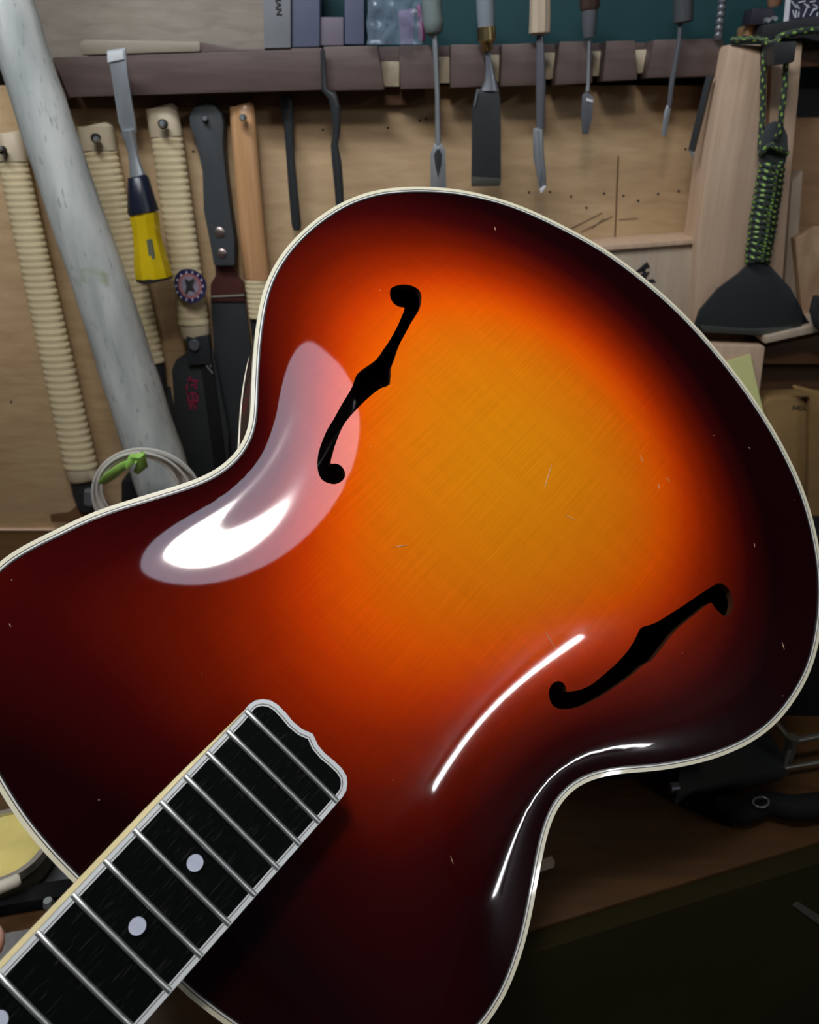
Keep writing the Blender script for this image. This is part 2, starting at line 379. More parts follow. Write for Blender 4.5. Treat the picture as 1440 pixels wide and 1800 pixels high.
def inset(P, d):
    T = np.roll(P, -1, 0) - np.roll(P, 1, 0); T /= np.linalg.norm(T, axis=1)[:, None]
    area_ = (P[:, 0] * np.roll(P[:, 1], -1) - np.roll(P[:, 0], -1) * P[:, 1]).sum()
    N = np.c_[-T[:, 1], T[:, 0]] * (1 if area_ > 0 else -1)
    return P + N * d
# --- the carved top: solve a membrane over the plate, then give it a recurve at the rim
TE = inset(OC, .0036)
FL = [(-133.7, 216.4), (-135.3, 219.6), (-133.5, 224.7), (-129.8, 228.8), (-125.2, 230.6), (-121.3, 229.5), (-117.4, 225), (-114.9, 219.9), (-112.9, 212), (-110.8, 205.5), (-108.8, 198.9), (-106.5, 192.9), (-103.4, 186.7), (-100.8, 181.1), (-95, 174.1), (-96.6, 169), (-97.3, 163.1), (-97.4, 156.7), (-97.2, 150.9), (-96.7, 144.9), (-95.8, 139.4), (-93.8, 133.8), (-91.1, 128), (-87.4, 121.4), (-85.3, 118.5), (-83.4, 120.5), (-80.4, 121.3), (-77.1, 120.3), (-75.1, 118.3), (-74.7, 115), (-75.9, 111.9), (-78.9, 109.7), (-82.4, 108.9), (-86.2, 110.4), (-90.1, 113.6), (-94.1, 118.7), (-97.3, 124.9), (-99.8, 131), (-101.9, 138.5), (-104.5, 146.6), (-106.2, 152.9), (-108.1, 158.9), (-111.2, 165.4), (-110.8, 172.6), (-110.1, 179.4), (-111.6, 186.7), (-113.4, 194.5), (-116.3, 203.4), (-119, 210.2), (-121.5, 215.3), (-123.6, 213.6), (-126.9, 212.7), (-130.4, 213.6)]
FR = [(109.4, 216.8), (107.1, 208.7), (104.7, 200.9), (102.2, 193.3), (100.3, 187.2), (97.8, 182), (94.7, 176.8), (95.5, 172.5), (96.5, 167.1), (97, 161.3), (96.7, 154.7), (96, 148.6), (94.8, 142.1), (93.7, 135.8), (91.5, 129.8), (88.8, 125.4), (85.7, 121.7), (84.8, 121.2), (83.4, 122.2), (80.9, 122.8), (78.4, 122), (76.6, 119.5), (76.5, 116.4), (77.7, 113.8), (80.6, 111.4), (84.1, 110.6), (87.2, 111.5), (90.5, 114.1), (93.6, 117.8), (96.7, 122.5), (99.1, 128.1), (101.7, 134.7), (103.9, 141.7), (106, 149), (107.8, 156.9), (109, 163.5), (111, 168.2), (111.1, 173.3), (111.1, 179.7), (111, 186.1), (111.6, 192.9), (112.7, 199.1), (114.3, 205.8), (115.8, 212.7), (118, 219.9), (120.7, 219.7), (124.1, 219.7), (127.3, 220), (129.8, 221.1), (131.2, 225), (129.8, 229.6), (126.6, 233), (122.8, 235), (118.3, 234.5), (114.4, 231.7)]
def subdiv(P, k=2):
    return spline([(x / 1000, y / 1000) for x, y in P], k, True)
HL = [np.array(subdiv(FL)), np.array(subdiv(FR))]
pts = [tuple(p) for p in TE]; edges = [(i, (i + 1) % len(TE)) for i in range(len(TE))]
for d_ in (.003, .006):
    pts += [tuple(p) for p in inset(TE, d_)]
hs = []
for H in HL:
    o_ = len(pts); pts += [tuple(p) for p in H]; n_ = len(H); edges += [(o_ + i, o_ + (i + 1) % n_) for i in range(n_)]; hs.append((o_, n_))
def inside(P, poly):
    x, y = P[:, 0], P[:, 1]; r = np.zeros(len(P), bool); n = len(poly)
    for i in range(n):
        x1, y1 = poly[i]; x2, y2 = poly[(i + 1) % n]
        c = (y1 > y) != (y2 > y)
        with np.errstate(divide='ignore', invalid='ignore'): r ^= c & (x < (x2 - x1) * (y - y1) / (y2 - y1) + x1)
    return r
st_ = .0031; gp = []
for j, yy in enumerate(np.arange(-.1, .36, st_ * .866)):
    for xx in np.arange(-.2, .2, st_): gp.append((xx + (j % 2) * st_ / 2, yy))
gp = np.array(gp); gp = gp[inside(gp, inset(TE, .0075))]
hh = np.vstack(HL)
dm = np.min(((gp[:, None, :] - hh[None, ::2, :]) ** 2).sum(2), axis=1) ** .5
gp = gp[dm > .0016]
pts += [tuple(p) for p in gp]
vs, es, fs, *_r = delaunay_2d_cdt([Vector(p) for p in pts], edges, [], 1, 1e-6)
PV = np.array([tuple(v) for v in vs]); TF = np.array([list(f) for f in fs])
cen = PV[TF].mean(1); TF = TF[inside(cen, TE)]
# cotangent stiffness matrix, conjugate gradients
I, J, W = [], [], []; nV = len(PV); load = np.zeros(nV)
ar = .5 * np.abs(np.cross(PV[TF[:, 1]] - PV[TF[:, 0]], PV[TF[:, 2]] - PV[TF[:, 0]]))
for a in range(3):
    i, j, k = TF[:, a], TF[:, (a + 1) % 3], TF[:, (a + 2) % 3]
    u, v = PV[i] - PV[k], PV[j] - PV[k]
    cot = (u * v).sum(1) / np.maximum(np.abs(np.cross(u, v)), 1e-12)
    I.append(i); J.append(j); W.append(cot / 2); load += np.bincount(i, ar / 3, nV)
I = np.concatenate(I); J = np.concatenate(J); W = np.concatenate(W)
onb = np.zeros(nV, bool)
d2 = np.min(((PV[:, None, :] - TE[None, ::1, :]) ** 2).sum(2), axis=1) if nV < 60000 else None
onb = d2 < 1e-9
free = ~onb
def Lap(x):
    d = (x[I] - x[J]) * W
    return (np.bincount(I, d, nV) - np.bincount(J, d, nV)) * free
x_ = np.zeros(nV); r_ = load * free; p_ = r_.copy(); rr = r_ @ r_; r0 = rr
for it in range(900):
    Ap = Lap(p_); al = rr / (p_ @ Ap); x_ += al * p_; r_ -= al * Ap; rn = r_ @ r_
    if rn < r0 * 1e-12: break
    p_ = r_ + (rn / rr) * p_; rr = rn
phi = x_ / x_.max()
# height as a function of the membrane value: flat channel by the rim, steepest a third of the way in, gentle crown
_t = [0, .06, .13, .19, .25, .30, .37, .46, .55, .75, 1.0]
_s = [-.0060, -.0040, -.0008, .0032, .0085, .0138, .0166, .0162, .0150, .0125, .0115]
tg = np.linspace(0, 1, 401); sg = np.interp(tg, _t, _s)
for _ in range(25): sg[1:-1] = .25 * sg[:-2] + .5 * sg[1:-1] + .25 * sg[2:]
zg = np.r_[0, np.cumsum((sg[1:] + sg[:-1]) / 2 * np.diff(tg))]
HZ = np.interp(phi, tg, zg) - .0006
keep = np.ones(len(TF), bool); cen = PV[TF].mean(1)
for H in HL: keep &= ~inside(cen, H)
TK = TF[keep]
def height(x, y):
    i = ((PV[:, 0] - x) ** 2 + (PV[:, 1] - y) ** 2).argmin(); return HZ[i]
def gtop():
    V = [rim(PV[i, 0], PV[i, 1], HZ[i]) for i in range(nV)]
    used = np.unique(TK); mp_ = -np.ones(nV, int); mp_[used] = np.arange(len(used))
    V = [V[i] for i in used]; Fc = [list(map(int, mp_[f])) for f in TK]
    me = bpy.data.meshes.new('top'); me.from_pydata(V, [], Fc)
    bm = bmesh.new(); bm.from_mesh(me); bmesh.ops.recalc_face_normals(bm, faces=bm.faces)
    bm.faces.ensure_lookup_table()
    if sum(f.normal.z for f in bm.faces) < 0: bmesh.ops.reverse_faces(bm, faces=bm.faces)
    bm.to_mesh(me); bm.free()
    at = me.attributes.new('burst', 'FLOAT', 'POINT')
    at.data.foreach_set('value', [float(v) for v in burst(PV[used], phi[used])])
    me.shade_smooth()
    o = bpy.data.objects.new('carved_top', me); COL.objects.link(o); o.parent = G; WO[o.name] = Vector((0, 0, 0)); return o
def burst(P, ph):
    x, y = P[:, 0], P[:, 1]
    u = (y - .160) / .2; v = x / .19; e = 1 - np.sqrt(np.clip(ph, 0, 1))      # hand-sprayed pattern; bass side also painted darker for its weaker light
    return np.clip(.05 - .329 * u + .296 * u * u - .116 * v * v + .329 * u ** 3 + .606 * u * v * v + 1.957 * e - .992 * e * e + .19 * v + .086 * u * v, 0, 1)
def top_mat():
    m, nt, b = nodes('sunburst_lacquer')
    at = nt.nodes.new('ShaderNodeAttribute'); at.attribute_name = 'burst'
    tc = nt.nodes.new('ShaderNodeTexCoord')
    nz0 = nt.nodes.new('ShaderNodeTexNoise'); nz0.inputs['Scale'].default_value = 14; nz0.inputs['Detail'].default_value = 3
    nt.links.new(tc.outputs['Object'], nz0.inputs['Vector'])
    def M(op, a, c):
        n = nt.nodes.new('ShaderNodeMath'); n.operation = op
        for i, q in enumerate((a, c)):
            if isinstance(q, (int, float)): n.inputs[i].default_value = q
            else: nt.links.new(q, n.inputs[i])
        return n.outputs[0]
    f = M('ADD', at.outputs['Fac'], M('MULTIPLY', M('SUBTRACT', nz0.outputs['Fac'], .5), .04))
    cr = nt.nodes.new('ShaderNodeValToRGB'); el = cr.color_ramp.elements
    R = [(0, (.78, .26, .004)), (.16, (.80, .19, .003)), (.31, (.84, .105, .001)), (.42, (.60, .045, .001)), (.51, (.34, .021, .001)), (.64, (.15, .008, .001)), (.80, (.047, .002, .002)), (1, (.010, .0007, .0015))]
    el[0].position = 0; el[0].color = (*R[0][1], 1); el[1].position = 1; el[1].color = (*R[-1][1], 1)
    for p, c in R[1:-1]: e = el.new(p); e.color = (*c, 1)
    nt.links.new(f, cr.inputs[0])
    # spruce grain: fine lines running along the body
    mp = nt.nodes.new('ShaderNodeMapping'); mp.inputs['Scale'].default_value = (1050, 22, 0)
    nt.links.new(tc.outputs['Object'], mp.inputs['Vector'])
    gr = nt.nodes.new('ShaderNodeTexNoise'); gr.inputs['Scale'].default_value = 1; gr.inputs['Detail'].default_value = 3
    nt.links.new(mp.outputs[0], gr.inputs['Vector'])
    mp2 = nt.nodes.new('ShaderNodeMapping'); mp2.inputs['Scale'].default_value = (14, 160, 0); mp2.inputs['Rotation'].default_value = (0, 0, .15)
    nt.links.new(tc.outputs['Object'], mp2.inputs['Vector'])
    fl = nt.nodes.new('ShaderNodeTexNoise'); fl.inputs['Scale'].default_value = 1; fl.inputs['Detail'].default_value = 2
    nt.links.new(mp2.outputs[0], fl.inputs['Vector'])
    g = M('ADD', M('MULTIPLY', gr.outputs['Fac'], .34), M('MULTIPLY', fl.outputs['Fac'], .14))
    g = M('ADD', g, .80)
    mx = nt.nodes.new('ShaderNodeMix'); mx.data_type = 'RGBA'; mx.blend_type = 'MULTIPLY'; mx.inputs[0].default_value = 1
    cb = nt.nodes.new('ShaderNodeCombineColor')
    for k in range(3): nt.links.new(g, cb.inputs[k])
    nt.links.new(cr.outputs[0], mx.inputs[6]); nt.links.new(cb.outputs[0], mx.inputs[7])
    # dust and small nicks
    vo = nt.nodes.new('ShaderNodeTexVoronoi'); vo.inputs['Scale'].default_value = 130
    nt.links.new(tc.outputs['Object'], vo.inputs['Vector'])
    sepc = nt.nodes.new('ShaderNodeSeparateColor'); nt.links.new(vo.outputs['Color'], sepc.inputs[0])
    dust = M('MULTIPLY', M('LESS_THAN', vo.outputs['Distance'], .045), M('GREATER_THAN', sepc.outputs[0], .93))
    mx2 = nt.nodes.new('ShaderNodeMix'); mx2.data_type = 'RGBA'; nt.links.new(M('MULTIPLY', dust, .45), mx2.inputs[0])
    nt.links.new(mx.outputs[2], mx2.inputs[6]); mx2.inputs[7].default_value = (.5, .38, .32, 1)
    nt.links.new(mx2.outputs[2], b.inputs['Base Color'])
    b.inputs['Roughness'].default_value = .5; b.inputs['Specular IOR Level'].default_value = .0
    b.inputs['Coat Weight'].default_value = 1; b.inputs['Coat Roughness'].default_value = .035; b.inputs['Coat IOR'].default_value = 1.5
    return m
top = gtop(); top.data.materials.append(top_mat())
# small nicks and scratches in the lacquer
NICK = mat('pale_scratch', (.62, .42, .26), .6)
def nick(a, b, wd=.00022):
    Mi = G.matrix_world.inverted(); o_ = Mi @ Vector((0, 0, CZ)); P = []
    for q in (a, ((a[0] + b[0]) / 2, (a[1] + b[1]) / 2), b):
        d = Mi.to_3x3() @ d2w(*q); h_ = .010
        for _i in range(3):
            k = (RH + RA * o_.y + h_ - o_.z) / (d.z - RA * d.y); p = o_ + d * k; h_ = height(p.x, p.y) + .00012
        P.append(p)
    tube('lacquer_scratch', P, [wd * .5, wd, wd * .5], NICK, G, n=5)
for a, b in (((958, 856), (970, 817)), ((1170, 838), (1178, 847)), ((1157, 850), (1160, 860)), ((1375, 1129), (1379, 1141)), ((792, 1504), (797, 1519)), ((1326, 955), (1327, 962)), ((1130, 812), (1126, 800)), ((960, 1112), (978, 1142)), ((690, 962), (716, 958)), ((16, 1096), (19, 1102)), ((870, 399), (871, 405)), ((1254, 765), (1257, 766)), ((1316, 786), (1319, 789)), ((995, 905), (1012, 915))):
    nick(a, b)
# walls of the f-holes (the plate is 5 mm thick there)
EDGEW = mat('dark_hole_edge', (.05, .018, .008), .4, coat=.5)
INT = mat('dark_inside_wood', (.035, .016, .008), .8)
for H in HL:
    V, Fc = [], []; n_ = len(H)
    for d_ in (0, -.0045):
        for q in H: V.append(rim(q[0], q[1], height(*q) + d_))
    for i in range(n_): Fc.append([i, (i + 1) % n_, n_ + (i + 1) % n_, n_ + i])
    mk('f_hole_edge', V, Fc, EDGEW, G, 60)
# rim rings: cream binding, black line, white line, black line
CREAM = mat('cream_binding', (.80, .76, .56), .3, coat=.5, noise=.06, nscale=40)
IVORY = mat('ivory_binding', (.78, .78, .72), .3, coat=.4, noise=.05)
BLACKL = mat('black_purfling', (.02, .018, .018), .3)
SIDE = wood('side_brown_lacquer', (.12, .030, .010), (.26, .075, .02), (8, 8, 160), .3, .02, 1)
def ring(name, d0, d1, z0, z1, m, zt0=None, parent=G):
    A, B = inset(OC, d0), inset(OC, d1); n = len(OC); V = []
    for P, z in ((A, z1), (A, z0), (B, zt0 if zt0 is not None else z0), (B, z1)): V += [rim(p[0], p[1], z) for p in P]
    Fc = []
    for a in range(4):
        b = (a + 1) % 4
        for i in range(n): j = (i + 1) % n; Fc.append([a * n + i, a * n + j, b * n + j, b * n + i])
    return mk(name, V, Fc, m, parent, 40)
body_side = ring('side', .0004, .003, -.0795, -.006, SIDE)
bd = ring('binding', 0, .0019, -.0062, 0, CREAM)
ring('binding_line', .0019, .0023, -.004, -.0001, BLACKL)
ring('purfling', .0023, .0030, -.004, -.0001, IVORY)
ring('purfling_line', .0030, .0037, -.004, -.0003, BLACKL)
ring('binding', 0, .0019, -.0855, -.0793, CREAM)
bk = inset(OC, .0018)
Vb = [rim(p[0], p[1], -.0852) for p in bk]; cb_ = bk.mean(0)
for k, s in enumerate((.8, .55, .3)): Vb += [rim(*(cb_ + (p - cb_) * s), -.0852 - .010 * (1 - s)) for p in bk]
n_ = len(bk); Fb = []
for a in range(3):
    for i in range(n_): j = (i + 1) % n_; Fb.append([a * n_ + i, a * n_ + j, (a + 1) * n_ + j, (a + 1) * n_ + i])
Vb.append(rim(cb_[0], cb_[1], -.096)); Fb += [[3 * n_ + i, 3 * n_ + (i + 1) % n_, 4 * n_] for i in range(n_)]
mk('back', Vb, Fb, SIDE, G, 60)
# --- fingerboard
Lsc = .635
fd = lambda n: Lsc * (1 - 2 ** (-n / 12))
Y21 = fd(21); fy = lambda n: Y21 - fd(n)       # distance toward the nut (-y)
def fw(y): return .02767 + (.02598 - .02767) * (-y) / (fd(21) - fd(12))     # half width
END = [(-30.2, -.3), (-29.9, 3.2), (-28.8, 6), (-27.0, 8.4), (-24.1, 10.4), (-20.2, 11.3), (-15.1, 11.2), (-10, 10.7), (-5.0, 11.1), (-2.1, 12.2), (0, 12.9), (2.1, 12.2), (5.0, 11.1), (10, 10.7), (15.1, 11.2), (20.2, 11.3), (24.1, 10.4), (26.6, 8.4), (28.3, 6), (28.9, 3.2), (28.9, -.3)]
def fb_outline(d):
    """plan of the fingerboard, set in by d"""
    E_ = [(max(-.0291, min(.0291, x / 1000 * .985)), y / 1000) for x, y in END]
    yn = -Y21
    P = [(-fw(yn) - .0008, yn)] + [(-fw(y) - .0008, y) for y in np.linspace(yn * .95, -.004, 20)] + E_[1:-1] + [(fw(y) + .0008, y) for y in np.linspace(-.004, yn * .95, 20)] + [(fw(yn) + .0008, yn)]
    P = np.array(P); 
    if d == 0: return P
    Q = inset(P, d); return Q
def crown(x): return -(x * x) / (2 * .35) + .0
def slab(name, P0, zt, zb, m, parent=G, P1=None, smooth=40):
    n = len(P0); V = [Vector((p[0], p[1], zt + crown(p[0]))) for p in P0] + [Vector((p[0], p[1], zb)) for p in (P0 if P1 is None else P1)]
    Fc = [list(range(n)), list(range(n, 2 * n))[::-1]] + [[i, (i + 1) % n, n + (i + 1) % n, n + i] for i in range(n)]
    o = mk(name, V, Fc, m, parent, smooth)
    return o
EB, nt_, b_ = nodes('ebony')
tc_ = nt_.nodes.new('ShaderNodeTexCoord'); mp_ = nt_.nodes.new('ShaderNodeMapping'); mp_.inputs['Scale'].default_value = (1500, 90, 1)
nt_.links.new(tc_.outputs['Object'], mp_.inputs['Vector'])
nz_ = nt_.nodes.new('ShaderNodeTexNoise'); nz_.inputs['Scale'].default_value = 1; nz_.inputs['Detail'].default_value = 2; nt_.links.new(mp_.outputs[0], nz_.inputs['Vector'])
cr_ = nt_.nodes.new('ShaderNodeValToRGB'); cr_.color_ramp.elements[0].position = .60; cr_.color_ramp.elements[1].position = .74
cr_.color_ramp.elements[0].color = (.0025, .003, .003, 1); cr_.color_ramp.elements[1].color = (.026, .025, .024, 1)
nt_.links.new(nz_.outputs['Fac'], cr_.inputs[0]); nt_.links.new(cr_.outputs[0], b_.inputs['Base Color']); b_.inputs['Roughness'].default_value = .42
b_.inputs['Specular IOR Level'].default_value = .05
bindW = mat('white_board_binding', (.74, .77, .76), .3, coat=.3, noise=.05)
def band(name, d0, d1, zt, zb, m):
    A, B = fb_outline(d0), fb_outline(d1); n = len(A); V = []
    for P, z, c in ((A, zt, 1), (A, zb, 0), (B, zb, 0), (B, zt, 1)): V += [Vector((p[0], p[1], z + (crown(p[0]) if c else 0))) for p in P]
    Fc = []
    for a in range(4):
        b = (a + 1) % 4
        for i in range(n - 1): j = i + 1; Fc.append([a * n + i, a * n + j, b * n + j, b * n + i])
    Fc += [[0, n, 2 * n, 3 * n], [n - 1, 2 * n - 1, 3 * n - 1, 4 * n - 1]]
    return mk(name, V, Fc, m, G, 40)
FZ = -.0010
FB = slab('fingerboard', fb_outline(.0029), FZ, -.0068, EB)
band('board_binding', 0, .0019, FZ + .0002, -.0068, bindW)
band('board_binding_line', .0019, .00225, FZ + .0001, -.006, BLACKL)
band('board_purfling', .00225, .0029, FZ + .0002, -.006, bindW)
CREAMSIDE = mat('cream_neck_edge', (.80, .68, .36), .35, coat=.4)
ysn = np.linspace(-Y21, .002, 24); V = []
for zt_, ex in ((-.0016, 0), (-.0024, 1), (-.0098, 1), (-.0098, 0)):
    for y in ysn: V.append(Vector((-fw(y) - .0009 - ex * .0021 * min(1, max(.05, (.004 - y) / .05)), y, zt_)))
nn_ = len(ysn); Fc = [[a * nn_ + i, a * nn_ + i + 1, ((a + 1) % 4) * nn_ + i + 1, ((a + 1) % 4) * nn_ + i] for a in range(4) for i in range(nn_ - 1)] + [[0, nn_, 2 * nn_, 3 * nn_], [nn_ - 1, 2 * nn_ - 1, 3 * nn_ - 1, 4 * nn_ - 1]]
mk('neck_edge_strip', V, Fc, CREAMSIDE, G, 40)
slab('fingerboard_support', np.r_[fb_outline(.0006)[:-1], fb_outline(.0006)[-1:]], -.0069 , -.0100, CREAMSIDE)
NI = mat('nickel_fret', (.78, .80, .78), .42, 1)
for nf in range(1, 22):
    y = -fy(nf); hw = fw(y) + .0004; V = []; Fc = []; K = 9; Mx = 12
    for i in range(Mx + 1):
        x = -hw + 2 * hw * i / Mx; endk = .35 if i in (0, Mx) else 1
        for k in range(K):
            A = math.pi * k / (K - 1); V.append(Vector((x, y + math.cos(A) * .00125, FZ + .0001 + crown(x) + math.sin(A) * .0011 * endk)))
    for i in range(Mx):
        for k in range(K - 1): Fc.append([i * K + k, i * K + k + 1, (i + 1) * K + k + 1, (i + 1) * K + k])
        Fc.append([i * K + K - 1, i * K, (i + 1) * K, (i + 1) * K + K - 1])
    Fc += [list(range(K)), [Mx * K + k for k in range(K)]]
    mk('fret', V, Fc, NI, G, 60)
MOP = mat('pearl_dot', (.58, .62, .74), .25, coat=.6, noise=.12, nscale=300)
for nf, xs in ((3, (0,)), (5, (0,)), (7, (0,)), (9, (0,)), (12, (-.0143, .0143)), (15, (0,)), (17, (0,))):
    y = -(fy(nf) + fy(nf - 1)) / 2
    for x in xs:
        n = 28; V = [Vector((x + math.cos(2 * math.pi * k / n) * .0033, y + math.sin(2 * math.pi * k / n) * .0033, z + crown(x))) for z in (FZ + .00025, FZ - .001) for k in range(n)]
        mk('inlay_dot', V, [list(range(n)), list(range(n, 2 * n))[::-1]] + [[i, (i + 1) % n, n + (i + 1) % n, n + i] for i in range(n)], MOP, G, 40)
# neck behind the board, heel, headstock
NECKM = wood('neck_brown_lacquer', (.14, .035, .012), (.24, .07, .02), (90, 6, 90), .3, .02, 1)
V, Fc = [], []; ys = [.0, -.03, -.06, -.085, -.1, -.115, -.13, -.16, -.22, -.3, -.38, -Y21]
dp = [.014, .0165, .019, .030, .058, .045, .031, .0245, .0235, .0225, .0215, .021]
K = 15
for y, d in zip(ys, dp):
    hw = fw(y) * (.72 if y > -.07 else .985)
    for k in range(K):
        A = math.pi * k / (K - 1); V.append(Vector((-math.cos(A) * hw, y, -.0101 - math.sin(A) ** .8 * (d - .0101))))
for i in range(len(ys) - 1):
    for k in range(K - 1): Fc.append([i * K + k, i * K + k + 1, (i + 1) * K + k + 1, (i + 1) * K + k])
    Fc.append([i * K + K - 1, i * K, (i + 1) * K, (i + 1) * K + K - 1])
Fc += [list(range(K)), [(len(ys) - 1) * K + k for k in range(K)]]
mk('neck', V, Fc, NECKM, G, 60)
HP = [(-.021, 0), (-.034, -.025), (-.037, -.08), (-.041, -.15), (-.03, -.172), (0, -.165), (.03, -.172), (.041, -.15), (.037, -.08), (.034, -.025), (.021, 0)]
V = []
for z in (-.002, -.017): V += [Vector((x, -Y21 - .001 + y, z + y * .22)) for x, y in HP]
n = len(HP); mk('headstock', V, [list(range(n)), list(range(n, 2 * n))[::-1]] + [[i, (i + 1) % n, n + (i + 1) % n, n + i] for i in range(n)], BLK, G, 40, bevel=.001)
# ================================================================== THINGS ON THE TOOL BOARD
# --- tool rack
RY = .792
rk = thing('tool_rack', pw(700, 170, RY), 'dark brown wooden tool rack with slots fixed across the board', 'rack')
prism('rack_board', [(92, 101), (566, 86), (566, 158), (121, 171)], RY, .036, RAIL, rk)
prism('end_board', [(60, 118), (91, 104), (118, 171), (100, 178), (66, 150)], RY + .012, .024, RAILE, rk)
for p in ([(568, 82), (664, 80), (676, 158), (570, 160)], [(701, 80), (758, 79), (768, 156), (704, 157)], [(792, 78), (850, 78), (855, 152), (792, 155)],
          [(882, 78), (947, 75), (949, 150), (880, 152)], [(984, 73), (1040, 72), (1042, 146), (976, 150)], [(1066, 72), (1117, 71), (1121, 140), (1060, 143)],
          [(1150, 70), (1270, 67), (1268, 134), (1138, 137)]):
    prism('rack_block', p, RY, .030, RAIL, rk, bevel=.0012)
for p in ([(664, 108), (702, 108), (702, 152), (668, 152)], [(766, 100), (794, 100), (794, 146), (768, 146)], [(852, 96), (884, 96), (882, 144), (856, 144)], [(947, 93), (985, 92), (979, 138), (949, 140)],
          [(1040, 90), (1068, 89), (1062, 133), (1042, 134)], [(1117, 88), (1150, 86), (1142, 128), (1121, 129)]):
    prism('slot_strip', p, RY + .020, .018, STRIP, rk, bevel=.0005, label='pale wood strip seen between the blocks')
prism('back_rail', [(560, 84), (1274, 72), (1274, 126), (560, 150)], RY + .0385, .004, RAIL, rk, bevel=.0005)
prism('under_shadow_strip', [(112, 168), (566, 156), (748, 152), (742, 184), (566, 188), (118, 192)], RY + .030, .006, DKWOOD, rk, bevel=.0005)  # dark strip standing in for the shadow below the rack
# --- things lying on top of the rack at the left
o = prism('plane_blank', [(138, 76), (146, 69), (352, 73), (352, 91), (142, 97)], RY + .008, .026, wood('weathered_blank_wood', (.23, .20, .15), (.29, .26, .20), (4, 60, 60), .6, .1), bevel=.002); setp(o, 'pale rounded wood blank lying on top of the rack behind the chisel', 'wood blank')
o = prism('wedge_blank', [(353, 74), (420, 86), (566, 84), (566, 87), (353, 93)], RY + .010, .022, RAIL, bevel=.0006); setp(o, 'dark tapered wood strip lying on the rack right of the pale blank', 'wood strip')
def text(name, body, px, py, Y, h_px, m, parent, rot=0, ex=.0002, tilt=0):
    cu = bpy.data.curves.new(name, 'FONT'); cu.body = body; cu.size = h_px * mpp(px, py, Y) * 1.35; cu.extrude = ex; cu.align_x = 'CENTER'; cu.align_y = 'CENTER'
    t = bpy.data.objects.new(name, cu); me = bpy.data.meshes.new_from_object(t); bpy.data.objects.remove(t)
    R = Matrix.Rotation(math.radians(90), 4, 'X') @ Matrix.Rotation(rot, 4, 'Z'); me.transform(R); me.materials.append(m)
    o = bpy.data.objects.new(name, me); COL.objects.link(o); c = pw(px, py, Y)
    if parent: o.parent = parent; o.location = c - WO[parent.name]
    else: o.location = c
    return o
# --- cards, bag and packets standing above the rack
pk = thing('cardboard_packet', pw(490, 80, .80), 'grey packet with vertical lettering standing above the rack', 'packet')
prism('packet_front', [(462, -60), (511, -60), (511, 84), (464, 85)], .80, .02, mat('grey_card', (.17, .18, .19), .6), pk)
text('lettering', 'MAN', 489, 8, .7995, 11, INK, pk, math.radians(-90))
pk = prism('slate_box', [(513, -60), (562, -60), (562, 82), (513, 83)], .803, .02, VIOLET); setp(pk, 'slate blue card box beside the grey lettered packet', 'box')
pk = prism('mauve_box', [(563, 30), (604, 30), (604, 80), (563, 80)], .806, .018, LILAC); setp(pk, 'small mauve box above the rack right of the slate box', 'box')
pk = prism('narrow_box', [(606, -60), (640, -60), (640, 78), (606, 78)], .806, .018, VIOLET); setp(pk, 'narrow blue-grey box next to the clear bag', 'box')
bag = thing('plastic_bag', pw(690, 80, .79), 'crumpled clear bluish plastic bag holding pink thing above rack', 'bag')
BAGM = mat('clear_bluish_plastic', (.22, .29, .38), .3, alpha=.45, coat=.3)
rng = random.Random(3); V, Fc = [], []; nx, nz_c = 14, 10
for j in range(nz_c + 1):
    for i in range(nx + 1):
        px = 646 + 96 * i / nx; py = -40 + 118 * j / nz_c
        V.append(pw(px + rng.uniform(-2, 2), py, .782 + rng.uniform(-.004, .004) + .006 * abs(i / nx - .5)))
for j in range(nz_c):
    for i in range(nx): a = j * (nx + 1) + i; Fc.append([a, a + 1, a + nx + 2, a + nx + 1])
mk('bag_film', V, Fc, BAGM, bag, 170)
rod('pink_grip', [(736, 8, 3), (739, 30, 5), (741, 50, 6), (742, 70, 6), (742, 74, 3)], .806, PINK, bag, n=12)
prism('violet_card', [(700, 20), (728, 14), (728, 78), (704, 78)], .808, .004, mat('violet_card', (.22, .11, .26), .6), bag)
mk('white_cap', *(lambda c, r: ([c + Vector((x * r, y * r, z * r)) for x, y, z in ((1, 0, 0), (-1, 0, 0), (0, 1, 0), (0, -1, 0), (0, 0, 1), (0, 0, -1))], [[0, 2, 4], [2, 1, 4], [1, 3, 4], [3, 0, 4], [2, 0, 5], [1, 2, 5], [3, 1, 5], [0, 3, 5]]))(pw(729, 22, .80), .003), WHITE, bag)

# --- white painted pole
pole_st = [(-190, -620, 34), (-60, -230, 38), (-22, -110, 40), (13, 0, 43), (46, 110, 44.5), (95, 260, 46), (132, 370, 46.5), (170, 480, 47), (205, 590, 47.5), (240, 700, 48), (282, 830, 48.5), (322, 955, 48), (338, 1005, 48)]
pst = []
for i in range(len(pole_st) - 1):
    for k in range(4):
        a = lerp(pole_st[i], pole_st[i + 1], k / 4); pst.append((a[0] + rng.uniform(-1, 1), a[1], a[2] * (1 + rng.uniform(-.012, .012))))
pst.append(pole_st[-1])
o = rod('white_pole', pst, .735, POLE, n=24, smooth=80); setp(o, 'thick white painted pole with cracked paint leaning across the saws', 'pole')

